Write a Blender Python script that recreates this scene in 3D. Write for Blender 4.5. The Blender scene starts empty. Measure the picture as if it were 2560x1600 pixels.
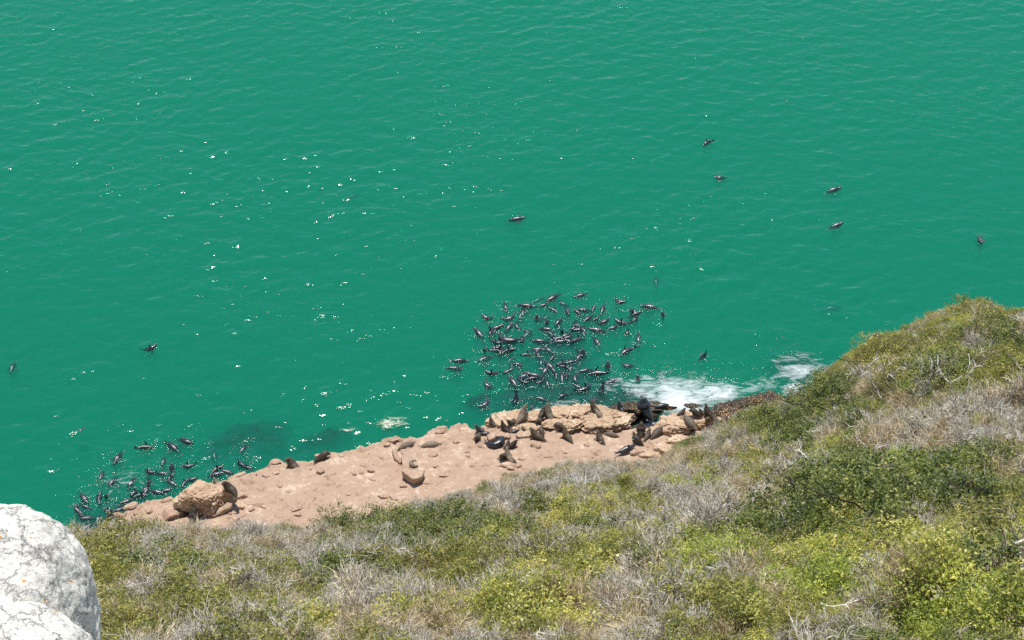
import bpy, bmesh, math, random
import numpy as np
from mathutils import Vector, Matrix, Quaternion, noise
from mathutils.bvhtree import BVHTree

R = math.radians
SC = bpy.context.scene
COL = SC.collection

# ------------------------------------------------------------------ camera
CAM_H, PITCH, HFOV = 90.0, R(40), R(36)
cam_d = bpy.data.cameras.new('camera')
cam_d.sensor_width = 36.0
cam_d.lens = 18.0 / math.tan(HFOV / 2)
cam_d.clip_start, cam_d.clip_end = 0.5, 9000
cam = bpy.data.objects.new('camera', cam_d)
COL.objects.link(cam)
cam.location = (0, 0, CAM_H)
cam.rotation_euler = (math.pi / 2 - PITCH, 0, 0)
SC.camera = cam

# ------------------------------------------------------------------ light
SUN_EL, SUN_AZ = R(72), R(-5)          # azimuth from +Y towards +X
world = bpy.data.worlds.new('World')
SC.world = world
world.use_nodes = True
wn = world.node_tree
bg = wn.nodes['Background']
sky = wn.nodes.new('ShaderNodeTexSky')
sky.sky_type = 'NISHITA'
sky.sun_disc = False
sky.sun_elevation = SUN_EL
sky.sun_rotation = SUN_AZ
sky.air_density = 1.0
sky.dust_density = 0.1
sky.ozone_density = 2.5
wn.links.new(sky.outputs[0], bg.inputs[0])
bg.inputs[1].default_value = 0.125
sl = bpy.data.lights.new('sun', 'SUN')
sl.energy = 4.4
sl.angle = R(0.53)
sl.color = (1.0, 0.955, 0.88)
sun = bpy.data.objects.new('sun', sl)
COL.objects.link(sun)
sdir = Vector((math.sin(SUN_AZ) * math.cos(SUN_EL), math.cos(SUN_AZ) * math.cos(SUN_EL), math.sin(SUN_EL)))
sun.rotation_euler = sdir.to_track_quat('Z', 'Y').to_euler()
sun.location = sdir * 300
SC.view_settings.view_transform = 'Standard'
SC.view_settings.look = 'None'
SC.view_settings.exposure = 0.4
SC.view_settings.gamma = 1.0
SC.view_settings.use_curve_mapping = False
SC.render.engine = 'CYCLES'
SC.cycles.use_denoising = False
SC.cycles.sample_clamp_direct = 14.0
SC.cycles.max_bounces = 10
SC.cycles.diffuse_bounces = 3
SC.cycles.glossy_bounces = 2
SC.cycles.volume_bounces = 3
SC.cycles.transparent_max_bounces = 12
SC.cycles.sample_clamp_indirect = 6.0

# ------------------------------------------------------------------ helpers
FPX = 1280.0 / math.tan(HFOV / 2)
CAMP = Vector((0, 0, CAM_H))
FW = Vector((0, math.cos(PITCH), -math.sin(PITCH)))
UP = Vector((0, math.sin(PITCH), math.cos(PITCH)))
RT = Vector((1, 0, 0))

def ray(px, py):
    return (FW + RT * ((px - 1280) / FPX) + UP * ((800 - py) / FPX)).normalized()

def at(px, py, z=0.0):
    d = ray(px, py)
    return CAMP + d * ((z - CAM_H) / d.z)

def proj(p):
    v = Vector(p) - CAMP
    w = v.dot(FW)
    return 1280 + FPX * v.x / w, 800 - FPX * v.dot(UP) / w

def heading(th):            # image heading in degrees -> world yaw on level ground
    return math.atan2(math.sin(R(th)) / 0.66, math.cos(R(th)))

def tag(o, label=None, cat=None, group=None, kind=None):
    if label: o['label'] = label
    if cat: o['category'] = cat
    if group: o['group'] = group
    if kind: o['kind'] = kind
    return o

def link(name, me, parent=None):
    o = bpy.data.objects.new(name, me)
    COL.objects.link(o)
    if parent: o.parent = parent
    return o

def mesh_np(name, V, F, mat=None, smooth=True, attrs=None):
    """mesh from numpy verts and a quad or tri array"""
    me = bpy.data.meshes.new(name)
    V = np.ascontiguousarray(V, dtype=np.float32)
    F = np.ascontiguousarray(F, dtype=np.int32)
    n, k = F.shape
    me.vertices.add(len(V)); me.vertices.foreach_set('co', V.ravel())
    me.loops.add(n * k); me.loops.foreach_set('vertex_index', F.ravel())
    me.polygons.add(n)
    me.polygons.foreach_set('loop_start', np.arange(0, n * k, k, dtype=np.int32))
    me.polygons.foreach_set('loop_total', np.full(n, k, dtype=np.int32))
    me.polygons.foreach_set('use_smooth', np.full(n, smooth, dtype=bool))
    if attrs:
        for an, a in attrs.items():
            at_ = me.attributes.new(an, 'FLOAT', 'POINT')
            at_.data.foreach_set('value', np.ascontiguousarray(a, dtype=np.float32))
    me.update(calc_edges=True)
    me.validate()
    if mat: me.materials.append(mat)
    return me

def grid_faces(nu, nv):
    i = np.arange(nu * nv).reshape(nu, nv)
    return np.stack([i[:-1, :-1], i[1:, :-1], i[1:, 1:], i[:-1, 1:]], -1).reshape(-1, 4)

def vnoise(P, scale, seed=0, octaves=4):
    """fbm noise at an array of 3-D points"""
    off = Vector((seed * 13.7, seed * 7.1, seed * 3.3))
    return np.array([noise.fractal(Vector(p) * scale + off, 0.9, 2.1, octaves) for p in P])

class LatticeNoise:
    """fast numpy 2-D value noise"""
    def __init__(self, seed):
        self.t = np.random.default_rng(seed).random((256, 256))
    def __call__(self, x, y):
        xi = np.floor(x).astype(int); yi = np.floor(y).astype(int)
        fx = x - xi; fy = y - yi
        fx = fx * fx * (3 - 2 * fx); fy = fy * fy * (3 - 2 * fy)
        t = self.t
        a = t[xi % 256, yi % 256]; b = t[(xi + 1) % 256, yi % 256]
        c = t[xi % 256, (yi + 1) % 256]; d = t[(xi + 1) % 256, (yi + 1) % 256]
        return (a * (1 - fx) + b * fx) * (1 - fy) + (c * (1 - fx) + d * fx) * fy
    def fbm(self, x, y, o=4):
        s = 0; a = 0.5; f = 1.0
        for k in range(o):
            s = s + a * (self(x * f + 17.3 * k, y * f + 5.1 * k) - 0.5)
            a *= 0.5; f *= 2.03
        return s

LN = LatticeNoise(3)
LN2 = LatticeNoise(11)

# ------------------------------------------------------------------ materials
def new_mat(name):
    m = bpy.data.materials.new(name)
    m.use_nodes = True
    nt = m.node_tree
    nt.nodes.clear()
    out = nt.nodes.new('ShaderNodeOutputMaterial')
    return m, nt, out

def nd(nt, t, **kw):
    n = nt.nodes.new(t)
    for k, v in kw.items():
        if k.startswith('i_'):
            n.inputs[k[2:].replace('_', ' ')].default_value = v
        else:
            setattr(n, k, v)
    return n

def ramp(nt, stops, src=None, interp='LINEAR'):
    n = nt.nodes.new('ShaderNodeValToRGB')
    n.color_ramp.interpolation = interp
    e = n.color_ramp.elements
    while len(e) < len(stops): e.new(0.5)
    for el, (p, c) in zip(e, stops):
        el.position = p
        el.color = (c, c, c, 1) if isinstance(c, (int, float)) else (*c, 1)
    if src: nt.links.new(src, n.inputs[0])
    return n

def noise_tex(nt, vec, scale, detail=5, rough=0.6, dist=0.0):
    n = nd(nt, 'ShaderNodeTexNoise')
    n.inputs['Scale'].default_value = scale
    n.inputs['Detail'].default_value = detail
    n.inputs['Roughness'].default_value = rough
    n.inputs['Distortion'].default_value = dist
    nt.links.new(vec, n.inputs['Vector'])
    return n

def mixc(nt, fac, a, b, mode='MIX'):
    n = nt.nodes.new('ShaderNodeMix')
    n.data_type = 'RGBA'; n.blend_type = mode
    for sock, v in ((n.inputs[0], fac), (n.inputs[6], a), (n.inputs[7], b)):
        if isinstance(v, bpy.types.NodeSocket): nt.links.new(v, sock)
        elif isinstance(v, (int, float)): sock.default_value = v if sock.type == 'VALUE' else (v, v, v, 1)
        else: sock.default_value = (*v, 1)
    return n.outputs[2]

def math_n(nt, op, a, b=0.0, c=None, clamp=False):
    n = nt.nodes.new('ShaderNodeMath'); n.operation = op; n.use_clamp = clamp
    for i, v in enumerate((a, b) if c is None else (a, b, c)):
        if isinstance(v, bpy.types.NodeSocket): nt.links.new(v, n.inputs[i])
        else: n.inputs[i].default_value = v
    return n.outputs[0]

def attr(nt, name):
    n = nt.nodes.new('ShaderNodeAttribute'); n.attribute_name = name
    return n.outputs['Fac']

def geo_pos(nt):
    return nt.nodes.new('ShaderNodeNewGeometry').outputs['Position']

def obj_pos(nt):
    return nt.nodes.new('ShaderNodeTexCoord').outputs['Object']

def m_water():
    m, nt, out = new_mat('sea_water')
    pos = geo_pos(nt)
    mp = nd(nt, 'ShaderNodeMapping'); mp.inputs['Rotation'].default_value = (0, 0, R(-10))
    mp.inputs['Scale'].default_value = (0.55, 1.25, 1)
    nt.links.new(pos, mp.inputs['Vector'])
    n1 = noise_tex(nt, mp.outputs[0], 1.75, 3, 0.55, 0.3)
    n2 = noise_tex(nt, pos, 4.2, 2, 0.6)
    n3 = noise_tex(nt, mp.outputs[0], 0.085, 2, 0.6)       # cat's paws: rougher and calmer patches
    patch = ramp(nt, [(0.36, 0.35), (0.64, 1.4)], n3.outputs[0]).outputs[0]
    chop = attr(nt, 'chop')
    h = math_n(nt, 'MULTIPLY', n1.outputs[0], patch)
    h2 = math_n(nt, 'MULTIPLY', n2.outputs[0], math_n(nt, 'MULTIPLY_ADD', chop, 0.22, 0.016))
    h = math_n(nt, 'MULTIPLY_ADD', h, 0.160, h2)
    b = nd(nt, 'ShaderNodeBump'); b.inputs['Strength'].default_value = 1.0
    b.inputs['Distance'].default_value = 0.42
    nt.links.new(h, b.inputs['Height'])
    fr = nd(nt, 'ShaderNodeFresnel'); fr.inputs['IOR'].default_value = 1.333
    nt.links.new(b.outputs[0], fr.inputs['Normal'])
    gl = nd(nt, 'ShaderNodeBsdfGlossy'); gl.inputs['Roughness'].default_value = 0.05
    nt.links.new(b.outputs[0], gl.inputs['Normal'])
    tr = nd(nt, 'ShaderNodeBsdfTransparent')
    mx = nd(nt, 'ShaderNodeMixShader')
    nt.links.new(fr.outputs[0], mx.inputs[0]); nt.links.new(tr.outputs[0], mx.inputs[1]); nt.links.new(gl.outputs[0], mx.inputs[2])
    nt.links.new(mx.outputs[0], out.inputs['Surface'])
    v = nd(nt, 'ShaderNodeVolumePrincipled')
    v.inputs['Color'].default_value = (0.022, 0.262, 0.204, 1)
    v.inputs['Absorption Color'].default_value = (0, 0.50, 0.33, 1)
    v.inputs['Density'].default_value = 1.35
    v.inputs['Anisotropy'].default_value = 0.0
    nt.links.new(v.outputs[0], out.inputs['Volume'])
    m.cycles.homogeneous_volume = True
    return m

def m_rock(name, cols, scale=1.0, bump=0.06, wet=False, cw=0.25, lichen=None, coord=geo_pos, rough=0.85):
    """cols: dark, mid, light base colours"""
    m, nt, out = new_mat(name)
    pos = coord(nt)
    n1 = noise_tex(nt, pos, 0.55 * scale, 6, 0.62, 0.4)
    n2 = noise_tex(nt, pos, 3.2 * scale, 8, 0.7)
    n3 = noise_tex(nt, pos, 16 * scale, 4, 0.7)
    f = math_n(nt, 'MULTIPLY_ADD', n2.outputs[0], 0.55, math_n(nt, 'MULTIPLY', n1.outputs[0], 0.55))
    f = math_n(nt, 'MULTIPLY_ADD', n3.outputs[0], 0.25, f)
    c = ramp(nt, [(0.52, cols[0]), (0.615, cols[1]), (0.70, cols[1]), (0.80, cols[2])], f).outputs[0]
    vor = nd(nt, 'ShaderNodeTexVoronoi'); vor.feature = 'DISTANCE_TO_EDGE'
    vor.inputs['Scale'].default_value = 0.9 * scale
    nt.links.new(mixc(nt, 0.35, pos, n2.outputs['Color'], 'ADD'), vor.inputs['Vector'])
    crack = ramp(nt, [(0.0, 0.0), (0.03, 1.0)], vor.outputs['Distance']).outputs[0]
    p = nd(nt, 'ShaderNodeBsdfPrincipled')
    p.inputs['Roughness'].default_value = rough
    p.inputs['Specular IOR Level'].default_value = 0.3
    if lichen:
        l1 = noise_tex(nt, pos, 4.2 * scale, 10, 0.85, 1.2)
        lm = ramp(nt, [(0.53, 0.0), (0.59, 0.85)], l1.outputs[0]).outputs[0]
        c = mixc(nt, lm, c, lichen)
        v2 = nd(nt, 'ShaderNodeTexVoronoi'); v2.inputs['Scale'].default_value = 2.1 * scale
        nt.links.new(pos, v2.inputs['Vector'])
        d = math_n(nt, 'MULTIPLY_ADD', n2.outputs[0], 0.22, v2.outputs['Distance'])
        sp = ramp(nt, [(0.205, 1.0), (0.235, 0.0)], d).outputs[0]
        c = mixc(nt, sp, c, (0.62, 0.30, 0.07))
    if wet:
        w = attr(nt, 'wet')
        wn_ = math_n(nt, 'MULTIPLY_ADD', n1.outputs[0], 0.5, math_n(nt, 'SUBTRACT', w, 0.25), clamp=True)
        wn_ = ramp(nt, [(0.4, 0.0), (0.62, 1.0)], wn_).outputs[0]
        weed = ramp(nt, [(0.42, (0.028, 0.024, 0.02)), (0.56, (0.05, 0.038, 0.022)), (0.66, (0.10, 0.066, 0.026))], n2.outputs[0]).outputs[0]
        c = mixc(nt, wn_, c, weed)
        rr = math_n(nt, 'MULTIPLY_ADD', wn_, 0.22 - rough, rough)
        nt.links.new(rr, p.inputs['Roughness'])
    nt.links.new(c, p.inputs['Base Color'])
    h = math_n(nt, 'MULTIPLY_ADD', crack, cw, f)
    b = nd(nt, 'ShaderNodeBump'); b.inputs['Strength'].default_value = 0.9
    b.inputs['Distance'].default_value = bump
    nt.links.new(h, b.inputs['Height'])
    nt.links.new(b.outputs[0], p.inputs['Normal'])
    nt.links.new(p.outputs[0], out.inputs['Surface'])
    return m

def m_seal(name, dark, light, rough, spec=0.5, bump=0.012):
    m, nt, out = new_mat(name)
    pos = obj_pos(nt)
    oi = nd(nt, 'ShaderNodeObjectInfo')
    n = noise_tex(nt, pos, 4.0, 5, 0.65)
    n2 = noise_tex(nt, pos, 26.0, 3, 0.6)
    f = math_n(nt, 'MULTIPLY_ADD', oi.outputs['Random'], 0.5, math_n(nt, 'MULTIPLY', n.outputs[0], 0.6))
    c = ramp(nt, [(0.25, dark), (0.8, light)], f).outputs[0]
    p = nd(nt, 'ShaderNodeBsdfPrincipled')
    p.inputs['Roughness'].default_value = rough
    p.inputs['Specular IOR Level'].default_value = spec
    nt.links.new(c, p.inputs['Base Color'])
    b = nd(nt, 'ShaderNodeBump'); b.inputs['Distance'].default_value = bump
    nt.links.new(math_n(nt, 'MULTIPLY_ADD', n.outputs[0], 1.5, n2.outputs[0]), b.inputs['Height'])
    nt.links.new(b.outputs[0], p.inputs['Normal'])
    nt.links.new(p.outputs[0], out.inputs['Surface'])
    return m

def m_leaf(name, stops, trans=0.3, rough=0.5):
    m, nt, out = new_mat(name)
    c = ramp(nt, stops, attr(nt, 'tint')).outputs[0]
    oi = nd(nt, 'ShaderNodeObjectInfo')
    hs = nd(nt, 'ShaderNodeHueSaturation')
    nt.links.new(math_n(nt, 'MULTIPLY_ADD', oi.outputs['Random'], 0.5, 0.75), hs.inputs['Value'])
    nt.links.new(math_n(nt, 'MULTIPLY_ADD', oi.outputs['Random'], -0.03, 0.515), hs.inputs['Hue'])
    nt.links.new(c, hs.inputs['Color'])
    p = nd(nt, 'ShaderNodeBsdfPrincipled'); p.inputs['Roughness'].default_value = rough
    p.inputs['Specular IOR Level'].default_value = 0.35
    nt.links.new(hs.outputs[0], p.inputs['Base Color'])
    t = nd(nt, 'ShaderNodeBsdfTranslucent'); nt.links.new(hs.outputs[0], t.inputs['Color'])
    mx = nd(nt, 'ShaderNodeMixShader'); mx.inputs[0].default_value = trans
    nt.links.new(p.outputs[0], mx.inputs[1]); nt.links.new(t.outputs[0], mx.inputs[2])
    nt.links.new(mx.outputs[0], out.inputs['Surface'])
    return m

def m_twig(name, stops):
    m, nt, out = new_mat(name)
    c = ramp(nt, stops, attr(nt, 'tint')).outputs[0]
    p = nd(nt, 'ShaderNodeBsdfPrincipled'); p.inputs['Roughness'].default_value = 0.9
    p.inputs['Specular IOR Level'].default_value = 0.1
    nt.links.new(c, p.inputs['Base Color'])
    nt.links.new(p.outputs[0], out.inputs['Surface'])
    return m

def m_foam(name, col, lo, hi, scale, stretch=(1, 1, 1)):
    m, nt, out = new_mat(name)
    pos = geo_pos(nt)
    mp = nd(nt, 'ShaderNodeMapping'); mp.inputs['Scale'].default_value = stretch
    mp.inputs['Rotation'].default_value = (0, 0, R(-18))
    nt.links.new(pos, mp.inputs['Vector'])
    n = noise_tex(nt, mp.outputs[0], scale, 7, 0.72, 1.4)
    f = math_n(nt, 'MULTIPLY_ADD', attr(nt, 'mask'), 0.62, n.outputs[0])
    a = ramp(nt, [(lo, 0.0), (hi, 1.0)], math_n(nt, 'MULTIPLY', f, 0.7)).outputs[0]
    d = nd(nt, 'ShaderNodeBsdfDiffuse'); d.inputs['Color'].default_value = (*col, 1)
    t = nd(nt, 'ShaderNodeBsdfTransparent')
    mx = nd(nt, 'ShaderNodeMixShader')
    nt.links.new(a, mx.inputs[0]); nt.links.new(t.outputs[0], mx.inputs[1]); nt.links.new(d.outputs[0], mx.inputs[2])
    nt.links.new(mx.outputs[0], out.inputs['Surface'])
    return m

M_WATER = m_water()
M_SHELF = m_rock('shelf_rock', ((0.17, 0.10, 0.065), (0.375, 0.258, 0.178), (0.54, 0.415, 0.305)), 0.8, 0.13, wet=True, cw=0.03)
M_LEDGE = m_rock('ledge_rock', ((0.26, 0.14, 0.07), (0.45, 0.315, 0.205), (0.62, 0.49, 0.35)), 1.3, 0.10)
M_BOULDER = m_rock('boulder_rock', ((0.22, 0.135, 0.085), (0.40, 0.28, 0.195), (0.60, 0.48, 0.34)), 1.6, 0.12)
M_STONE = m_rock('stone_rock', ((0.22, 0.12, 0.075), (0.37, 0.245, 0.17), (0.56, 0.42, 0.31)), 2.0, 0.05)
M_WETROCK = m_rock('wet_rock', ((0.022, 0.018, 0.014), (0.06, 0.042, 0.022), (0.26, 0.155, 0.05)), 1.5, 0.16, rough=0.16)
M_REEF = m_rock('reef_rock', ((0.01, 0.012, 0.012), (0.018, 0.02, 0.016), (0.04, 0.04, 0.02)), 1.0, 0.1)
M_WHITE = m_rock('white_lichen_rock', ((0.36, 0.335, 0.285), (0.69, 0.655, 0.575), (0.78, 0.74, 0.65)), 2.6, 0.06, lichen=(0.15, 0.15, 0.145))
M_SOIL = m_rock('hillside_soil', ((0.16, 0.13, 0.09), (0.32, 0.27, 0.20), (0.50, 0.43, 0.34)), 1.2, 0.08)
M_WETSEAL = m_seal('wet_seal_fur', (0.007, 0.009, 0.012), (0.027, 0.029, 0.032), 0.25, 0.8, 0.013)
M_DRYSEAL = m_seal('dry_seal_fur', (0.028, 0.020, 0.013), (0.095, 0.068, 0.043), 0.55, 0.35)
M_PALESEAL = m_seal('pale_dry_seal_fur', (0.085, 0.064, 0.044), (0.20, 0.155, 0.11), 0.65, 0.3)
M_LDARK = m_leaf('dark_green_leaves', [(0, (0.043, 0.064, 0.017)), (0.5, (0.122, 0.160, 0.034)), (0.8, (0.244, 0.269, 0.061)), (1, (0.516, 0.461, 0.146))], 0.35)
M_LOLIVE = m_leaf('olive_leaves', [(0, (0.107, 0.117, 0.025)), (0.5, (0.273, 0.273, 0.059)), (0.8, (0.494, 0.435, 0.112)), (1, (0.800, 0.647, 0.209))], 0.4)
M_LYELL = m_leaf('yellow_green_leaves', [(0, (0.149, 0.175, 0.030)), (0.4, (0.372, 0.365, 0.067)), (0.75, (0.714, 0.626, 0.150)), (1, (0.800, 0.780, 0.369))], 0.42)
M_LBRIGHT = m_leaf('bright_green_leaves', [(0, (0.124, 0.166, 0.026)), (0.5, (0.313, 0.378, 0.056)), (0.85, (0.560, 0.559, 0.100)), (1, (0.800, 0.740, 0.200))], 0.42)
M_TGREY = m_twig('grey_twigs', [(0, (0.209, 0.172, 0.127)), (0.45, (0.447, 0.402, 0.325)), (1, (0.766, 0.719, 0.621))])
M_TDRY = m_twig('dry_brown_stems', [(0, (0.228, 0.168, 0.092)), (0.5, (0.502, 0.403, 0.238)), (1, (0.752, 0.638, 0.432))])
M_TWHITE = m_twig('bleached_branches', [(0, (0.48, 0.45, 0.39)), (1, (0.76, 0.73, 0.68))])
M_TDARK = m_twig('dark_branches', [(0, (0.07, 0.055, 0.04)), (1, (0.16, 0.13, 0.10))])
M_FOAM = m_foam('white_foam', (0.80, 0.83, 0.84), 0.41, 0.80, 1.0, (0.55, 1.35, 1))
M_SCUM = m_foam('stringy_foam', (0.62, 0.60, 0.46), 0.49, 0.60, 1.9, (0.45, 1.5, 1))
m_, nt_, out_ = new_mat('spray_drops')
p_ = nd(nt_, 'ShaderNodeBsdfDiffuse'); p_.inputs['Color'].default_value = (0.85, 0.88, 0.9, 1)
nt_.links.new(p_.outputs[0], out_.inputs['Surface'])
M_SPRAY = m_

# ------------------------------------------------------------------ seals: where they are (photo pixels -> points on the water or rock)
# water seals: (px, py, heading, pose, size, depth of body axis)
W = []
def w3(X, Y, th, pose, s=1.0, dz=None):
    W.append((1100 + X / 4.033, 700 + Y / 4.033, th, pose, s, dz, 'raft'))
for a in [
    (150,893,0,'swim',1.05),(200,815,5,'swim',1.05),(660,270,-72,'glide',.95),(870,265,-4,'swim',1.2),(835,325,82,'glide',.95),
    (700,390,196,'bend',1.05),(480,385,175,'bend',.95),(975,385,90,'bob',.8),(1080,430,60,'bob',.75),(1040,255,22,'swim',.8),
    (990,205,200,'swim',.95,-.55),(1145,180,212,'swim',1.15),(1415,155,192,'swim',.95),(1245,245,150,'bend',1,-.4),(1285,310,-75,'swim',1),
    (1140,305,-25,'roll',.85),(1455,310,0,'swim',1),(1545,295,60,'roll',.7),(1640,300,70,'swim',.95),(1800,215,-35,'bend',1),
    (2110,275,170,'swim',1.15),(2245,350,90,'bob',.7),(1935,310,90,'dive',.8),(1960,350,15,'swim',1),(1400,345,150,'roll',.8),
    (1495,390,40,'swim',.95),(1565,395,20,'roll',.75),(1650,425,190,'bend',1.05),(1840,435,170,'roll',1.15),(1965,400,30,'roll',.75),
    (1200,420,225,'swim',.95),(1375,445,120,'bend',.9),(1745,480,20,'roll',.85),(1590,510,172,'swim',1.2),(1890,525,250,'swim',.75),
    (2000,600,270,'glide',1.15,-.3),(1580,625,-50,'swim',.9),(1885,720,205,'roll',1.2),(560,490,15,'swim',1.1),(690,485,45,'swim',1),
    (395,545,135,'swim',1.15),(555,625,-20,'roll',.9),(675,610,160,'bend',1.55,-.15),(450,700,90,'dive',.75),(550,710,0,'roll',.85),
    (680,720,15,'roll',1.1),(890,545,225,'swim',1.05,-.4),(830,610,250,'roll',.85),(1060,500,170,'swim',.95),(1120,560,-60,'bend',.95),
    (1010,620,175,'swim',1.15),(1230,520,90,'dive',.75),(1400,510,0,'roll',.9),(1210,590,10,'swim',.95),(1300,580,30,'bend',.95),
    (1380,610,25,'roll',1.1),(1180,625,0,'swim',.95),(980,705,0,'swim',.95),(1085,705,-30,'glide',.95),(870,755,10,'roll',.8),
    (990,755,120,'roll',.8),(1440,740,90,'bob',.95),(1130,785,60,'roll',.75),(450,800,20,'swim',1.1,-.25),(775,850,170,'glide',.85),
    (1020,830,90,'glide',.9,-.35),(1105,870,-40,'swim',1.1),(1220,845,20,'roll',.8),(1310,830,10,'swim',.85),(1380,810,-50,'glide',.9,-.35),
    (1315,905,80,'glide',.9,-.25),(1690,865,60,'bob',1.0),(1900,870,180,'bend',.95),(530,940,180,'roll',1),(670,930,20,'swim',.85),
    (740,1030,130,'swim',1.15),(840,975,15,'swim',1),(830,1020,-30,'roll',.85),(970,970,170,'swim',1.2),(900,1005,10,'roll',.95),
    (1060,925,60,'glide',1.1),(1080,1040,-70,'glide',1.05,-.3),(1230,975,270,'swim',1),(1365,995,75,'bend',1),(1470,920,10,'swim',1.05),
    (1600,945,180,'roll',1.2),(1740,1020,30,'bend',.95),(1690,1035,190,'swim',.9),(1995,990,90,'bob',.75),(480,1065,-30,'bend',.9),
    (455,1250,215,'bend',1.05),(760,1210,235,'dive',1.15),(950,1090,10,'swim',.95,-.45),(1450,1100,20,'roll',1.15),(1020,1200,-10,'swim',.9),
    (1250,1170,200,'roll',.95),(1630,1110,240,'dive',1.0),(1560,1210,250,'swim',.95),(930,1270,250,'roll',.9,-.25),(1870,1100,-50,'swim',1.2,-.6),
    (2250,980,-55,'swim',1.2,-.7),(1460,1230,-40,'swim',.8,-.4),(1330,500,40,'roll',.8),(1440,505,-40,'roll',.8),(1265,565,200,'swim',.8),
    (1150,590,140,'roll',.8),(1290,620,-15,'swim',.9),(1345,470,80,'swim',.8,-.3),(1250,875,-10,'roll',.8),(1165,955,110,'roll',.85),
    (1010,1030,30,'roll',.8),(880,940,-10,'swim',.9,-.3),(1400,1085,160,'swim',.8),(590,690,180,'swim',.9)]:
    w3(*a)
rq = random.Random(12)
for k in range(26):
    a_ = rq.uniform(0, 6.283); q_ = rq.random() ** .5
    W.append((1345 + 125 * q_ * math.cos(a_), 862 + 95 * q_ * math.sin(a_), rq.uniform(0, 360), rq.choice(['swim', 'glide', 'bend', 'roll', 'dive']), rq.uniform(.7, 1.0), rq.choice([None, -.25, -.3, -.36, -.45]), 'raft'))
for px, py, th, pose, s, dz in [
    (1768,357,205,'roll',1.0,None),(1800,446,175,'bend',.95,-.2),(2083,476,12,'swim',1.15,None),(2088,565,12,'swim',1.1,None),
    (2450,598,268,'glide',1.05,-.05),(1290,548,6,'swim',1.2,None),(1640,702,268,'glide',.95,-.55),(1758,890,200,'dive',.85,None),
    (880,492,20,'glide',1.1,-1.0),(2078,772,10,'glide',1.5,-1.0),(375,872,10,'roll',1.0,None),(32,918,268,'glide',1.05,-.35)]:
    W.append((px, py, th, pose, s, dz, 'alone'))
for a in [
    (1250,170,-20,'swim',1.15),(1165,210,-30,'glide',1.25,-.2),(975,213,5,'roll',1.05),(795,285,250,'glide',1.1),(1100,310,85,'glide',.8,-.2),
    (1160,345,80,'bob',.9),(1275,335,190,'roll',.9),(1445,265,-62,'glide',1.1,-.55),(1640,220,240,'swim',.8),(685,405,80,'swim',.8),
    (765,440,248,'glide',1.05),(885,455,250,'glide',1.0),(1015,380,165,'roll',.9),(1090,392,0,'swim',.85),(1150,420,60,'roll',.8),
    (1160,455,-20,'swim',.9),(985,490,235,'dive',.9),(1005,450,110,'glide',.85),(865,575,205,'swim',.95),(945,540,10,'roll',.95),
    (985,515,70,'swim',.8),(1060,515,170,'swim',.95),(1110,508,10,'swim',.85),(565,555,-40,'glide',1.05,-.2),(670,560,100,'roll',.95),
    (717,540,90,'dive',.7),(530,640,150,'roll',.95),(578,612,-10,'swim',.8),(598,745,40,'glide',.9,-.25),(735,645,170,'roll',.8),
    (795,640,20,'swim',.85),(825,622,-30,'roll',.7),(1460,365,30,'roll',.95),(1455,398,12,'swim',1),(1545,383,170,'swim',.85),
    (1630,325,150,'roll',.9),(1665,348,-10,'swim',.8),(1245,458,60,'roll',.8),(1290,437,10,'swim',.8),(395,738,100,'dive',.8),
    (600,690,190,'swim',.85),(660,700,80,'glide',.85,-.3),(540,668,-30,'swim',.8),(905,520,50,'roll',.8)]:
    X, Y, th, pose, s = a[:5]
    W.append((X / 2.7, 1040 + Y / 2.7, th, pose, s, a[5] if len(a) > 5 else None, 'inshore'))

# ------------------------------------------------------------------ the sea
rng = np.random.default_rng(5)
def axis(a, b, h, far):
    core = np.arange(a, b + h * .5, h)
    out = []; x = core[-1]; st = h
    while x < far[1]:
        st *= 1.35; x += st; out.append(x)
    out2 = []; x = core[0]; st = h
    while x > far[0]:
        st *= 1.35; x -= st; out2.append(x)
    return np.array(out2[::-1] + list(core) + out)
SX = axis(-60, 62, 0.17, (-3000, 3000))
SY = axis(68, 176, 0.17, (40, 4000))
WAVES = []
for k in range(160):
    lam = 0.6 * (4.0 / 0.6) ** (rng.random() ** 1.3)
    th = rng.normal(R(101), R(33))
    slope = 0.0140 * (1.0 if lam < 1.8 else (lam / 1.8) ** -0.9)
    WAVES.append((2 * math.pi / lam * math.cos(th), 2 * math.pi / lam * math.sin(th), rng.random() * 6.283, slope * lam / 6.283))
def sea_z(x, y):
    z = 0
    for kx, ky, ph, a in WAVES:
        z = z + a * np.sin(kx * x + ky * y + ph)
    return z
gx, gy = np.meshgrid(SX, SY, indexing='ij')
# crests are drawn together sideways (Gerstner), so they are sharp and the troughs broad
ddx = 0; ddy = 0
for kx, ky, ph, a in WAVES:
    c_ = np.cos(kx * gx + ky * gy + ph) * a / math.hypot(kx, ky)
    ddx = ddx + kx * c_; ddy = ddy + ky * c_
damp = np.clip(1.15 - np.maximum(np.abs(gx) - 60, 0) / 40 - np.maximum(gy - 175, 0) / 60, 0, 1)
dm = np.minimum(damp, 1) * np.clip(1.0 + 1.5 * LN.fbm(gx * .045, gy * .085, 3), .45, 1.5)
gz = sea_z(gx, gy) * dm
gx = gx + ddx * dm * 1.2; gy = gy + ddy * dm * 1.2
chop = np.zeros_like(gx)
FOAM_SPOTS = [(1690, 985, 5.0), (1640, 1030, 3), (1980, 925, 3), (1420, 1015, 2.2), (1600, 980, 3), (1380, 960, 3)]
for px, py, th, pose, s, dz, g in W:
    if dz is not None and dz < -0.32: continue
    p = at(px, py)
    rad = 0.85 if g != 'alone' else 0.6
    chop = np.maximum(chop, np.exp(-((gx - p.x) ** 2 + (gy - p.y) ** 2) / (2 * rad ** 2)))
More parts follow.
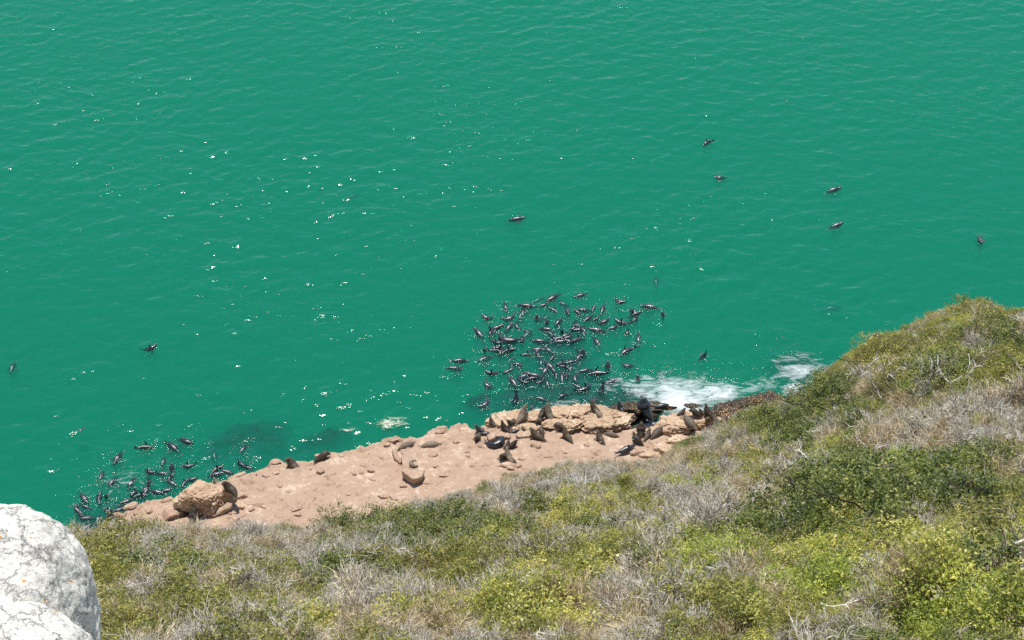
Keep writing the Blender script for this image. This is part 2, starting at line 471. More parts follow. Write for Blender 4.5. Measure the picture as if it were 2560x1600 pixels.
for px, py, r in FOAM_SPOTS:
    p = at(px, py)
    chop = np.maximum(chop, 0.8 * np.exp(-((gx - p.x) ** 2 + (gy - p.y) ** 2) / (2 * r ** 2)))
nu, nv = gx.shape
top = np.stack([gx, gy, gz], -1).reshape(-1, 3)
F = grid_faces(nu, nv)
idx = np.arange(nu * nv).reshape(nu, nv)
ring = np.concatenate([idx[:, 0], idx[-1, 1:], idx[-2::-1, -1], idx[0, -2:0:-1]])
low = top[ring].copy(); low[:, 2] = -30
n0 = len(top)
lo_i = np.arange(n0, n0 + len(ring))
side = np.stack([ring, np.roll(ring, -1), np.roll(lo_i, -1), lo_i], -1)[:, ::-1]
# bottom: fan of quads strip between opposite sides is not needed as a grid; use a centre fan with degenerate-free tris
V = np.concatenate([top, low])
me = bpy.data.meshes.new('sea')
bmv = np.concatenate([F, side])
me = mesh_np('sea', V, bmv, M_WATER, True, {'chop': np.concatenate([chop.ravel(), np.zeros(len(low))])})
bm = bmesh.new(); bm.from_mesh(me); bm.verts.ensure_lookup_table()
try:
    bm.faces.new([bm.verts[i] for i in lo_i])
except ValueError:
    pass
bmesh.ops.recalc_face_normals(bm, faces=bm.faces[-1:])
bm.to_mesh(me); bm.free()
sea = tag(link('sea', me), kind='structure')
sea.visible_shadow = True

def sea_h(x, y):
    z = float(sea_z(np.array(x), np.array(y)))
    return z

# seabed far below the murk
sb = mesh_np('seabed', [(-3200, 30, -29.5), (3200, 30, -29.5), (3200, 4200, -29.5), (-3200, 4200, -29.5)], [[0, 1, 2, 3]], M_REEF)
tag(link('seabed', sb), kind='structure')

# ------------------------------------------------------------------ rock shelf
EDGE = [  # px, py, height of the edge, wetness
    (-80,1470,1.6,.2),(120,1385,1.6,.2),(225,1335,1.6,.3),(275,1300,1.7,.3),(330,1268,1.8,.15),(400,1248,1.9,0),(455,1235,1.9,0),(520,1212,1.9,0),(560,1198,1.9,0),(600,1181,2,0),(638,1167,2,0),
    (687,1150,2.1,0),(708,1147,2.1,0),(763,1146,2,0),(798,1132,2,0),(868,1127,2,0),(905,1117,2,0),(920,1108,2,0),(937,1098,2.1,0),(972,1095,2.1,0),
    (1022,1088,2.1,0),(1048,1085,2.1,0),(1080,1072,2.2,0),(1121,1070,2.2,0),(1141,1060,2.2,0),(1164,1055,2.2,0),(1188,1068,2.0,0),(1214,1065,2,0),
    (1243,1052,2.1,0),(1280,1040,2.2,0),(1323,1037,2.2,.1),(1381,1032,2.1,.2),(1410,1027,2.1,.2),(1468,1027,2,.25),(1506,1026,1.6,.6),(1530,1016,1.1,1),
    (1575,1004,.9,1),(1625,1003,.8,1),(1655,1022,.5,1),(1672,1048,.8,.9),(1700,1042,1.5,.4),(1757,1036,1.6,.3),(1786,1024,1.3,.9),(1850,1001,1.2,1),(1872,996,1.2,1),
    (1930,988,1.3,.8),(1971,984,1.4,.6),(1996,992,1.2,.8),(2040,985,1,1),(2150,960,1,1),(2400,900,1,1),(2900,800,1,1)]
pts = []
for px, py, z, w in EDGE:
    p = at(px, py, z); pts.append((p.x, p.y, z, w))
pts = np.array(pts)
seg = np.r_[0, np.cumsum(np.hypot(np.diff(pts[:, 0]), np.diff(pts[:, 1])))]
ds = 0.14
s = np.arange(0, seg[-1], ds)
E = np.stack([np.interp(s, seg, pts[:, k]) for k in range(4)], -1)
jag = LN.fbm(s * 0.9, s * 0 + 3.3, 5) * 1.1
blocky = (np.floor(LN2.fbm(s * 0.55, s * 0 + 8, 2) * 7) / 7) * 1.2
E[:, 1] += jag * 0.5 + blocky * 0.5
E[:, 0] += LN2.fbm(s * 1.3, s * 0 + 1.1, 3) * 0.5
vrow = np.concatenate([np.arange(0, 14, 0.14), np.arange(14, 26, 0.5)])
S2, V2 = np.meshgrid(s, vrow, indexing='ij')
Xs = E[:, 0][:, None] + 0 * V2 + LN.fbm(S2 * .5, V2 * .5, 2) * 0.3 * np.clip(V2, 0, 1)
Ys = E[:, 1][:, None] - V2
ze = E[:, 2][:, None]; we = E[:, 3][:, None]
target = 2.25 + 0.075 * V2
bl = np.clip((V2 - 0.3) / (1.0 + 5.0 * np.clip(we, 0, 1)), 0, 1); bl = bl * bl * (3 - 2 * bl)
Zs = ze * (1 - bl) + target * bl
Zs += np.clip((V2 - 14), 0, None) * 0.45
# weathered strata: terraces near the edge, gentle hollows inside
tn = LN.fbm(Xs * 0.32 + 4, Ys * 0.32, 4)
edgeband = np.exp(-(V2 / 2.2) ** 2)
terr = np.floor(tn * 9 + LN2.fbm(Xs * .12, Ys * .12, 2) * 4) / 9
Zs += terr * (0.30 + 0.65 * edgeband) + LN2.fbm(Xs * 0.22, Ys * 0.22, 3) * 0.40 + LN.fbm(Xs * 1.6, Ys * 1.6, 4) * 0.07
rip = LN2.fbm(Xs * 2.4 + 9, Ys * 2.4, 3)
Zs += (0.12 + 0.30 * we * (1 - bl)) * rip
vq = np.stack([Xs.ravel() * .62, Ys.ravel() * .95, 0 * Xs.ravel()], -1)
st1 = np.zeros(len(vq)); cr1 = np.zeros(len(vq)); eb = edgeband.ravel()
for i_ in range(len(vq)):
    q_ = Vector(vq[i_]); q_ = q_ + noise.noise_vector(q_ * 1.7) * .45
    dd_, fp_ = noise.voronoi(q_)
    hs_ = math.sin(fp_[0].x * 12.99 + fp_[0].y * 78.2) * 43758.5
    st1[i_] = (hs_ - math.floor(hs_)) - .5
    cr1[i_] = max(0.0, .10 - (dd_[1] - dd_[0])) * 10
Zs += (st1 * (.05 + .34 * eb)).reshape(Zs.shape) - (cr1 * (.008 + .16 * eb)).reshape(Zs.shape)
# the water-filled gully that cuts in behind the wet rocks
gA, gB = at(1650, 1046, 0), at(1572, 1086, 0)
ab = np.array([gB.x - gA.x, gB.y - gA.y]); L2 = ab @ ab
tt = np.clip(((Xs - gA.x) * ab[0] + (Ys - gA.y) * ab[1]) / L2, 0, 1)
dg = np.hypot(Xs - gA.x - tt * ab[0], Ys - gA.y - tt * ab[1]) + LN.fbm(Xs * .8, Ys * .8, 3) * 1.2
gm = np.clip((1.25 - dg) / 0.8, 0, 1)
Zs = Zs * (1 - gm) + (-1.2) * gm
wet = np.clip(we * (1 - bl) * 1.3 + np.clip((2.1 - dg) / 1.0, 0, 1) + np.clip((0.9 - Zs) / 0.5, 0, 1), 0, 1)
# skirt down into the sea
nsk = 7
sk = []
for k in range(nsk, 0, -1):
    f_ = k / nsk
    zz = Zs[:, 0] * (1 - f_) + (-4.0) * f_
    yo = E[:, 1] + 0.15 * k + LN.fbm(s * .7, s * 0 + k * .9, 3) * 1.0 * f_ * 1.2 - 0.5 * math.sin(k * 1.3) * f_
    sk.append(np.stack([E[:, 0], yo, zz], -1))
SK = np.stack(sk, 1)
full = np.concatenate([SK, np.stack([Xs, Ys, Zs], -1)], 1)
wfull = np.concatenate([np.ones((len(s), nsk)), wet], 1)
SV = full.reshape(-1, 3); SF = grid_faces(*full.shape[:2])[:, ::-1]
shelf_me = mesh_np('rock_shelf', SV, SF, M_SHELF, True, {'wet': wfull.ravel()})
tag(link('rock_shelf', shelf_me), kind='structure')
BV = [BVHTree.FromPolygons([tuple(v) for v in SV], SF.tolist())]

def cast(px, py, trees):
    d = ray(px, py)
    best = None
    for t in trees:
        h = t.ray_cast(CAMP, d)
        if h[0] is not None and (best is None or h[3] < best[1]):
            best = (h[0], h[3])
    return best[0] if best else at(px, py, 2.0)

# ------------------------------------------------------------------ rocks
def rock_mesh(name, seed, dims, cuts=10, sub=4, rough=0.18, freq=1.6, mat=None, strata=0.0, flat=0.75, fine=0.35, crag=0.0, ca=1.0):
    rr = random.Random(seed)
    bm = bmesh.new()
    bmesh.ops.create_icosphere(bm, subdivisions=sub, radius=1.0)
    planes = []
    for k in range(cuts):
        n = Vector((rr.uniform(-1, 1), rr.uniform(-1, 1), rr.uniform(-.5, .5))).normalized()
        planes.append((n, rr.uniform(0.55, 0.85)))
    planes.append((Vector((rr.uniform(-.12, .12), rr.uniform(-.12, .12), 1)).normalized(), flat * .8))
    planes.append((Vector((0, 0, -1)), 0.7))
    off = Vector((seed * 3.1, seed * 1.7, seed * .9))
    for v in bm.verts:
        c = v.co.copy()
        for n, d in planes:
            k = c.dot(n)
            if k > d: c -= n * (k - d)
        u = Vector((c.x * dims[0], c.y * dims[1], c.z * dims[2]))
        q = u * freq + off
        h = noise.fractal(q, 1.0, 2.0, 5) * rough + noise.fractal(q * 4.3, 0.9, 2.1, 3) * rough * fine
        if crag:
            dd, fp = noise.voronoi(u * (crag * 1.1) + off + noise.noise_vector(u * crag * 1.5) * .35)
            hs = math.sin(fp[0].x * 12.99 + fp[0].y * 78.2 + fp[0].z * 37.7) * 43758.5
            up_ = max(0.0, c.normalized().z)
            h += (((hs - math.floor(hs)) - .5) * .34 - max(0.0, .16 - (dd[1] - dd[0])) * 1.1) * ca * (1 - .6 * up_)
        if strata:
            lay = math.sin((u.z + noise.noise(q * .5) * .15) * 6.283 / strata)
            h += (0.09 if lay > 0 else -0.05) * min(1, dims[0])
        nn = c.normalized()
        v.co = u + Vector((nn.x, nn.y, nn.z * .7)) * h * min(dims) * 1.6
    bmesh.ops.recalc_face_normals(bm, faces=bm.faces)
    for f in bm.faces: f.smooth = True
    me = bpy.data.meshes.new(name); bm.to_mesh(me); bm.free()
    me.set_sharp_from_angle(angle=R(38))
    if mat: me.materials.append(mat)
    return me

ROCKS_BV = []
def add_bvh(o):
    M = o.matrix_basis
    ROCKS_BV.append(BVHTree.FromPolygons([tuple(M @ v.co) for v in o.data.vertices], [tuple(p.vertices) for p in o.data.polygons]))

def put_rock(name, px, py, seed, dims, label, rz=0, tilt=(0, 0), lift=0.3, mat=None, group=None, cat='rock', bvh=True, **kw):
    me = rock_mesh(name, seed, dims, mat=mat or M_LEDGE, **kw)
    o = link(name, me)
    b = cast(px, py, BV)
    o.location = b + Vector((0, 0, dims[2] * lift))
    o.rotation_euler = (R(tilt[0]), R(tilt[1]), R(rz))
    tag(o, label, cat, group)
    if bvh: add_bvh(o)
    return o

# the big boulder at the left end of the shelf, and the tilted slab
put_rock('boulder', 516, 1262, 4, (2.5, 1.75, 1.15), 'big rough tan boulder with craggy lower face at the left end of the shelf', 12, (-14, 4), .62, M_LEDGE, cuts=6, sub=6, rough=.10, freq=1.3, fine=.8, flat=.95, crag=2.6, ca=.28)
put_rock('boulder', 432, 1287, 9, (.95, .8, .42), 'flat brown boulder lying left below the big craggy boulder', 30, (-10, 0), .4, M_STONE, cuts=8, sub=4, rough=.1)
put_rock('rock_wedge', 545, 1279, 12, (1.25, .5, .4), 'long wedge of rock jutting from under the big craggy boulder', 28, (-10, -6), .5, M_BOULDER, cuts=8, sub=4, rough=.14, strata=.3)
put_rock('boulder', 565, 1237, 22, (.55, .45, .35), 'small dark block jammed against the right side of the big craggy boulder', 10, (0, 0), .5, M_STONE, cuts=8, sub=3)
put_rock('rock_slab', 590, 1243, 23, (1.1, .42, .25), 'low pale slab on the shelf right of the big craggy boulder', 5, (0, 0), .4, M_STONE, cuts=9, sub=4, rough=.08)
def prism_rock(name, outline, lift, thick, mat, label, cat='rock', seed=1, tilt=0.0):
    """angular block: an outline on the shelf, raised and given thickness, with broken edges"""
    base = cast(sum(p[0] for p in outline) / len(outline), sum(p[1] for p in outline) / len(outline), BV)
    P_ = [at(px, py, base.z + lift) for px, py in outline]
    c = sum(P_, Vector()) / len(P_)
    bm = bmesh.new()
    top_ = [bm.verts.new(p - c + Vector((0, 0, tilt * (c.y - p.y)))) for p in P_]
    bot_ = [bm.verts.new((p - c) * .9 + Vector((0, 0, -thick))) for p in P_]
    bm.faces.new(top_); bm.faces.new(bot_[::-1])
    n = len(P_)
    for i in range(n): bm.faces.new((top_[i], bot_[i], bot_[(i + 1) % n], top_[(i + 1) % n]))
    bmesh.ops.recalc_face_normals(bm, faces=bm.faces)
    bmesh.ops.bevel(bm, geom=bm.edges[:], offset=.05, segments=1, affect='EDGES')
    bmesh.ops.triangulate(bm, faces=bm.faces)
    for k in range(3):
        bmesh.ops.subdivide_edges(bm, edges=[e for e in bm.edges if e.calc_length() > .16], cuts=1)
        bmesh.ops.triangulate(bm, faces=bm.faces)
    for v in bm.verts:
        q = v.co * 1.6 + Vector((seed, seed * 2.3, 0))
        v.co += noise.noise_vector(q) * .07 + noise.noise_vector(q * 3.7) * .035
    me = bpy.data.meshes.new(name); bm.to_mesh(me); bm.free()
    for p in me.polygons: p.use_smooth = True
    me.set_sharp_from_angle(angle=R(30)); me.materials.append(mat)
    o = link(name, me); o.location = c
    tag(o, label, cat); add_bvh(o)
    return o
prism_rock('rock_slab', [(1000,1122),(1036,1122),(1048,1148),(1062,1176),(1056,1190),(1034,1200),(1004,1178),(1006,1160)], .8, 1.0, M_SHELF, 'long angular rock slab on the shelf with a pup resting on top', seed=3, tilt=.02)
prism_rock('rock_slab', [(979,1124),(990,1126),(1006,1150),(1000,1158),(986,1144)], .4, .6, M_STONE, 'narrow dark slab along the upper left side of the slab with the pup', seed=5)
prism_rock('rock_slab', [(1216,1086),(1240,1078),(1278,1084),(1276,1094),(1244,1090),(1222,1100)], .35, .6, M_STONE, 'curved dark lip of rock above the curled wet seal', seed=8)
prism_rock('rock_slab', [(1286,1086),(1318,1074),(1336,1080),(1332,1090),(1300,1092)], .3, .5, M_SHELF, 'flat tan slab left of the tall brown sitter', seed=9)
# the layered ledge along the water, centre
LED = [(1268,1046,1.5,.8,.45,15),(1305,1052,1.2,.7,.5,-10),(1345,1050,1.4,.8,.55,8),(1392,1045,1.5,.9,.6,-6),(1440,1045,1.7,1.0,.75,5),
       (1485,1042,1.6,1.0,.8,-8),(1525,1054,1.7,.9,.85,12),(1555,1066,1.2,.7,.7,25),(1380,1066,1.1,.6,.45,0),(1425,1070,1.2,.65,.6,14),
       (1470,1066,1.3,.75,.75,-6),(1510,1076,1.6,.7,.85,10),(1330,1072,.9,.5,.3,-14),(1290,1070,1.0,.5,.3,10),(1260,1066,.9,.55,.3,-5),
       (1550,1046,1.0,.6,.45,-15),(1445,1032,1.2,.5,.5,0),(1400,1033,1.1,.5,.45,6),(1236,1056,.9,.5,.35,18)]
for i, (px, py, a, b, c, rz) in enumerate(LED):
    put_rock('ledge_rock', px, py, 100 + i, (a, b, c), None, rz, (random.Random(i).uniform(-6, 6), random.Random(i + 50).uniform(-6, 6)), .45, M_LEDGE, 'blocks of the layered ledge', cuts=11, sub=5, rough=.13, strata=.34, crag=1.9)
# rounded pale outcrop at the right end
OUT = [(1706,1072,3.0,1.25,1.15,10,'big cream outcrop with brown shaded face beside the foam'),
       (1652,1078,2.0,.7,.6,34,'long cream ridge running down left from the big cream outcrop'),
       (1745,1062,1.5,1.0,.9,-10,'rounded top block at the right end of the big cream outcrop'),
       (1700,1112,1.7,.9,.75,5,'brown faced block under the front of the big cream outcrop'),
       (1735,1116,1.2,.8,.7,20,'smooth pale boulder right of the brown faced block'),
       (1668,1128,1.3,.9,.5,10,'smooth pinkish pale boulder beside the slope edge'),
       (1690,1142,1.5,.8,.4,-5,'lowest smooth pale boulder against the scrub'),
       (1628,1138,.9,.5,.25,0,'small flat pale rock at the right end of the shelf floor'),
       (1782,1066,1.0,.7,.5,0,'brown block on the right where the shelf meets the dark wet rock')]
for i, (px, py, a, b, c, rz, lab) in enumerate(OUT):
    put_rock('outcrop_rock', px, py, 140 + i, (a, b, c), lab, rz, (-4, 0), .42, M_LEDGE, 'rocks of the pale outcrop', cuts=8, sub=5 if a > 1.6 else 4, rough=.10, freq=1.2, fine=.6, crag=1.2)
# wet, weed-covered rocks by the surf
WETR = [(1548,1022,1.3,.7,.45,10),(1590,1018,1.5,.8,.5,-5),(1632,1022,1.2,.8,.5,20),(1570,1040,1.2,.7,.4,0),(1612,1042,1.3,.7,.4,10),(1540,1062,.9,.6,.5,10),
        (1806,1026,1.5,.7,.5,25),(1838,1018,1.6,.7,.55,20),(1872,1006,1.6,.7,.6,15),(1826,1042,1.5,.8,.6,15),(1912,998,1.6,.7,.6,10),(1734,1016,.9,.35,.25,-5),(1660,1018,1.1,.35,.3,-4)]
for i, (px, py, a, b, c, rz) in enumerate(WETR):
    put_rock('wet_rock', px, py, 170 + i, (a, b, c * .7), None, rz, (0, 0), .12, M_WETROCK, 'dark wet rocks by the surf', cuts=8, sub=4, rough=.2, fine=.6, crag=2.2)
# loose stones and flakes on the shelf floor
STN = [(800,1181,.42,.3,.22),(928,1179,.42,.22,.2),(905,1182,.3,.3,.12),(883,1183,.36,.22,.1),(910,1165,.4,.3,.1),(856,1141,.22,.16,.1),(968,1113,.4,.16,.12),(1140,1106,.35,.2,.14),(1168,1130,.3,.16,.1),
       (1082,1137,.5,.35,.08),(1112,1190,.55,.14,.1),(1068,1209,.45,.12,.08),(1010,1217,.4,.16,.14),(958,1243,.6,.16,.12),(985,1246,.6,.2,.1),(740,1275,.5,.2,.12),(745,1287,.4,.25,.16),
       (640,1262,1.0,.2,.14),(660,1268,.5,.15,.1),(605,1270,.24,.2,.18),(628,1275,.4,.2,.16),(575,1285,.22,.18,.12),(590,1298,.4,.25,.14),(608,1291,.35,.14,.1),(690,1184,.35,.2,.1),(664,1190,.4,.2,.12),
       (770,1173,.3,.2,.08),(830,1186,.4,.2,.08),(930,1198,.4,.2,.08),(1340,1114,.55,.4,.25),(1585,1131,.9,.4,.2),(1505,1104,.25,.3,.2),(1410,1130,.3,.15,.08),(1372,1142,.5,.15,.07),(1302,1147,.4,.16,.07),
       (1270,1163,.7,.4,.14),(1278,1172,.45,.2,.16),(1250,1165,.6,.16,.1),(1296,1165,.4,.25,.12),(1170,1140,.25,.2,.1),(1200,1115,.3,.2,.1),(870,1236,.3,.2,.07),(1180,1165,.25,.15,.08),(700,1215,.3,.15,.06),
       (372,1278,.4,.3,.18),(398,1272,.5,.4,.24),(345,1283,.5,.3,.12),(322,1272,.7,.25,.2),(420,1252,.7,.3,.2),(368,1258,.9,.3,.22),(300,1290,.6,.3,.2),(476,1268,.4,.3,.2),(1230,1090,.5,.3,.15),(1408,1100,.4,.2,.1),
       (1465,1112,.35,.2,.1),(1550,1108,.5,.3,.12),(1600,1100,.4,.25,.12),(1240,1140,.3,.2,.08),(720,1230,.25,.2,.06),(850,1205,.3,.2,.06),(1090,1165,.3,.2,.08),(640,1215,.35,.2,.08)]
for i, (px, py, a, b, c) in enumerate(STN[:44] + STN[44::2]):
    put_rock('stone', px, py, 200 + i, (a * 1.0, b * 1.05, c * 1.0), None, random.Random(i).uniform(-35, 35), (0, 0), .35, M_STONE, 'loose stones on the shelf', cat='stone', cuts=14, sub=3, rough=.16, flat=.9)
# slabs along the seaward lip
LIP = [(330,1264,1.2,.4,.22,25),(372,1250,1.1,.35,.2,18),(600,1186,.8,.3,.15,20),(640,1172,.9,.3,.18,15),(690,1156,.9,.4,.2,10),(735,1152,.7,.3,.15,0),(800,1138,.7,.3,.14,5),(940,1104,1.2,.4,.2,12),(985,1100,1.1,.35,.2,5),
       (1060,1084,.9,.35,.18,10),(1100,1078,.8,.35,.2,0),(1150,1066,1.0,.45,.25,8),(1216,1070,1.0,.4,.22,15),(1250,1058,.8,.4,.2,20)]
for i, (px, py, a, b, c, rz) in enumerate(LIP[::2]):
    put_rock('lip_slab', px, py, 300 + i, (a * .6, b * .9, c * .75), None, rz, (0, 0), .3, M_SHELF, 'thin slabs along the seaward lip', cat='rock slab', cuts=13, sub=4, rough=.16, crag=2.4)
rp = random.Random(21)
pv, pf = [], []
octa = ((0, 2, 4), (2, 1, 4), (1, 3, 4), (3, 0, 4), (2, 0, 5), (1, 2, 5), (3, 1, 5), (0, 3, 5))
nrow = full.shape[1]
for k in range(5200):
    iu = rp.randrange(60, len(s) - 1); iv = nsk + int(90 * rp.random())
    p = Vector(full[iu, iv])
    if p.z < 1.2 or noise.noise(Vector((p.x * .35, p.y * .35, 2))) + rp.uniform(-.35, .35) < .02: continue
    q = .022 + .075 * rp.random() ** 4
    i = len(pv); a_ = rp.random() * 3.14; ca, sa = math.cos(a_) * q, math.sin(a_) * q
    e_ = rp.uniform(.5, 1.0)
    pv += [p + Vector((ca, sa, .2 * q)), p - Vector((ca, sa, 0)), p + Vector((-sa * e_, ca * e_, .1 * q)), p - Vector((-sa * e_, ca * e_, .1 * q)), p + Vector((0, 0, q * rp.uniform(.5, .9))), p - Vector((0, 0, q * .5))]
    pf += [(i + a, i + b, i + c) for a, b, c in octa]
tag(link('pebbles', mesh_np('pebbles', np.array([tuple(v_) for v_ in pv]), np.array(pf), M_STONE, False)), kind='stuff')
# submerged reef: dark patches under the water
for i, (px, py, a, b, zt) in enumerate([(610,1078,3.2,1.5,-.55),(660,1090,2.2,1.2,-.6),(810,1085,1.9,1.0,-.55),(2000,895,2.0,1.3,-.55),(1975,910,1.6,1.0,-.6),(1345,975,3.0,2.2,-.75),(1420,960,3.4,2.5,-.8),(1450,1005,3.5,1.8,-.6),
                                  (1300,1000,2.2,1.6,-.8),(1400,880,2.4,1.8,-1.0),(1500,1000,3,2,-.7),(1560,985,2.5,1.6,-.75),(250,1320,3,2,-.7),(330,1270,2.6,1.6,-.8),(200,1350,2.5,2,-.7),(1195,990,1.4,.8,-.8)]):
    zt += .56 if 1150 < px < 1600 else .22
    me = rock_mesh('reef', 400 + i, (a * 1.35, b * 1.35, 1.5), mat=M_REEF, cuts=0, sub=4, rough=.22, flat=1.6, freq=1.1)
    o = link('submerged_reef', me); p = at(px, py, zt)
    o.location = (p.x, p.y, zt - 1.72); o.rotation_euler = (0, 0, R(random.Random(i).uniform(-30, 30)))
    tag(o, None, 'reef', 'dark reefs under the water')

# ------------------------------------------------------------------ hillside
RIM = [  # px, py of the scrub's top edge, slant distance
    (-6000,1500,120),(-1500,1420,62),(-400,1370,60),(137,1332,66),(230,1334,70),(260,1314,74),(370,1310,80),(444,1316,84),(500,1318,86),(526,1334,86),(630,1302,90),(685,1302,92),(716,1312,93),(740,1326,94),(775,1322,95),(827,1303,96),(914,1298,98),
    (964,1280,99),(1022,1266,100),(1071,1250,101),(1138,1232,102),(1200,1213,103),(1251,1195,104),(1352,1176,106),(1425,1156,107),(1497,1152,108),(1613,1150,109),(1656,1136,111),(1700,1104,113),(1772,1074,116),(1815,1058,117),
    (1850,1034,118),(1890,1012,119),(1960,1003,119),(2010,988,118),(2052,936,116),(2085,910,115),(2115,887,114),(2154,865,113),(2190,843,111),(2252,830,108),(2321,790,104),(2377,768,101),(2418,754,98),(2452,757,96),(2488,768,94),(2560,776,91),(3000,800,80),(4200,900,62),(9000,1000,120)]
RIM = np.array(RIM, float)
pxs = np.concatenate([np.arange(-5000, -100, 60), np.arange(-100, 2700, 7), np.arange(2700, 8000, 60)])
rb = np.interp(pxs, RIM[:, 0], RIM[:, 1]); rD = np.interp(pxs, RIM[:, 0], RIM[:, 2])
ker = np.ones(5) / 5
veg_h = np.interp(pxs, [1850, 2050], [0.58, 0.22])
rimpy = rb + veg_h * FPX / rD * 0.70            # ground lies below the shrub tops
Dn = np.interp(pxs, [-5000, -1200, 200, 1280, 2560, 3900, 8000], [54, 30, 31, 31, 25, 26, 44])
ts = np.concatenate([np.linspace(0, 1, 150), np.linspace(1.03, 3.2, 40)])
PX, T = np.meshgrid(pxs, ts, indexing='ij')
PY = rimpy[:, None] * (1 - T) + 1650 * T
iD = (1 - T) / rD[:, None] + T / Dn[:, None]
# a crease between the right-hand spur and the near slope, and humps
bump = LN.fbm(PX / 190., PY / 75., 4) * 0.16 + LN2.fbm(PX / 420. + 3, PY / 160., 2) * 0.18
iD = iD * (1 + bump * np.clip(T * 6, 0, 1) * np.where(T > 1.05, .4, 1))
D = 1 / np.clip(iD, 1e-4, None)
cxx = (PX - 1280) / FPX; cyy = (800 - PY) / FPX
ln = np.sqrt(cxx ** 2 + cyy ** 2 + 1)
HX = D * cxx / ln
HY = D * (math.cos(PITCH) + cyy * math.sin(PITCH)) / ln
HZ = CAM_H + D * (-math.sin(PITCH) + cyy * math.cos(PITCH)) / ln
# beyond the rim the ground breaks away to the shore
rows = []
nd_ = 26
azx = HX[:, 0] / np.hypot(HX[:, 0], HY[:, 0]); azy = HY[:, 0] / np.hypot(HX[:, 0], HY[:, 0])
for k in range(nd_, 0, -1):
    f_ = k / nd_
    drop = HZ[:, 0] + 5.0
    rows.append(np.stack([HX[:, 0] + azx * drop * 0.55 * f_ ** 1.25, HY[:, 0] + azy * drop * 0.55 * f_ ** 1.25, HZ[:, 0] - drop * f_], -1))
HB = np.stack(rows, 1)
HH = np.concatenate([HB, np.stack([HX, HY, HZ], -1)], 1)
HV = HH.reshape(-1, 3); HF = grid_faces(*HH.shape[:2])[:, ::-1]
hill_me = mesh_np('hillside', HV, HF, M_SOIL)
tag(link('hillside', hill_me), kind='structure')
HILL = BVHTree.FromPolygons([tuple(v) for v in HV], HF.tolist())

# ------------------------------------------------------------------ white foreground boulder
def white_boulder(name, px, py, D_, seed, dims, label, rz, tilt):
    bm = bmesh.new()
    bmesh.ops.create_icosphere(bm, subdivisions=7, radius=1.0)
    off = Vector((seed * 3.1, seed * 1.7, seed * .9))
    for v in bm.verts:
        c = v.co.copy()
        pn_ = (abs(c.x) ** 2.5 + abs(c.y) ** 2.5 + abs(c.z) ** 2.5) ** (1 / 2.5)
        c = c / pn_
        u = Vector((c.x * dims[0], c.y * dims[1], c.z * dims[2]))
        h = noise.noise(u * .9 + off) * .12 + noise.fractal(u * 2.2 + off, .85, 2.2, 8) * .062
        w_ = u * 1.3 - off + noise.noise_vector(u * 3.1) * .35
        h -= max(0.0, .022 - abs(noise.noise(w_))) * 2.0 * max(0.0, noise.noise(u * .8 + off) + .25)
        v.co = u + c * h
    for f in bm.faces: f.smooth = True
    me = bpy.data.meshes.new(name); bm.to_mesh(me); bm.free()
    me.materials.append(M_WHITE)
    o = link(name, me)
    o.location = CAMP + ray(px, py) * D_
    o.rotation_euler = (R(tilt[0]), R(tilt[1]), R(rz))
    tag(o, label, 'boulder', 'white boulders at the lower left')
    return o

# ------------------------------------------------------------------ plants: meshes
class PB:
    def __init__(self): self.v = []; self.f = []; self.t = []
    def leaf(self, p, n, L, W_, tint, r):
        u = n.cross(Vector((r.uniform(-1, 1), r.uniform(-1, 1), r.uniform(-1, 1))))
        if u.length < 1e-4: u = n.orthogonal()
        u.normalize(); w = n.cross(u)
        i = len(self.v)
        self.v += [p - u * L * .5, p + w * W_ * .5 - n * L * .06, p + u * L * .5 - n * L * .12, p - w * W_ * .5 - n * L * .06]
        self.f += [(i, i + 1, i + 2), (i, i + 2, i + 3)]
        self.t += [tint] * 4
    def stick(self, pts, r0, r1, tint):
        n = len(pts); base = len(self.v)
        for k, p in enumerate(pts):
            d = (pts[min(k + 1, n - 1)] - pts[max(k - 1, 0)]).normalized()
            a = d.orthogonal().normalized(); b = d.cross(a)
            rr = r0 + (r1 - r0) * k / (n - 1)
            for q in range(3):
                an = q * 2.0944
                self.v.append(p + a * math.cos(an) * rr + b * math.sin(an) * rr); self.t.append(tint)
        for k in range(n - 1):
            for q in range(3):
                i0 = base + k * 3 + q; i1 = base + k * 3 + (q + 1) % 3
                self.f += [(i0, i1, i1 + 3), (i0, i1 + 3, i0 + 3)]
    def mesh(self, name, mat, smooth=False):
        return mesh_np(name, np.array([tuple(v) for v in self.v]), np.array(self.f), mat, smooth, {'tint': np.array(self.t)})

def wander(r, p, d, L, n, wob, up=0.0):
    pts = [p.copy()]
    st = L / n
    for k in range(n):
        d = (d + Vector((r.gauss(0, wob), r.gauss(0, wob), r.gauss(0, wob) + up))).normalized()
        p = p + d * st
        pts.append(p.copy())
    return pts, d

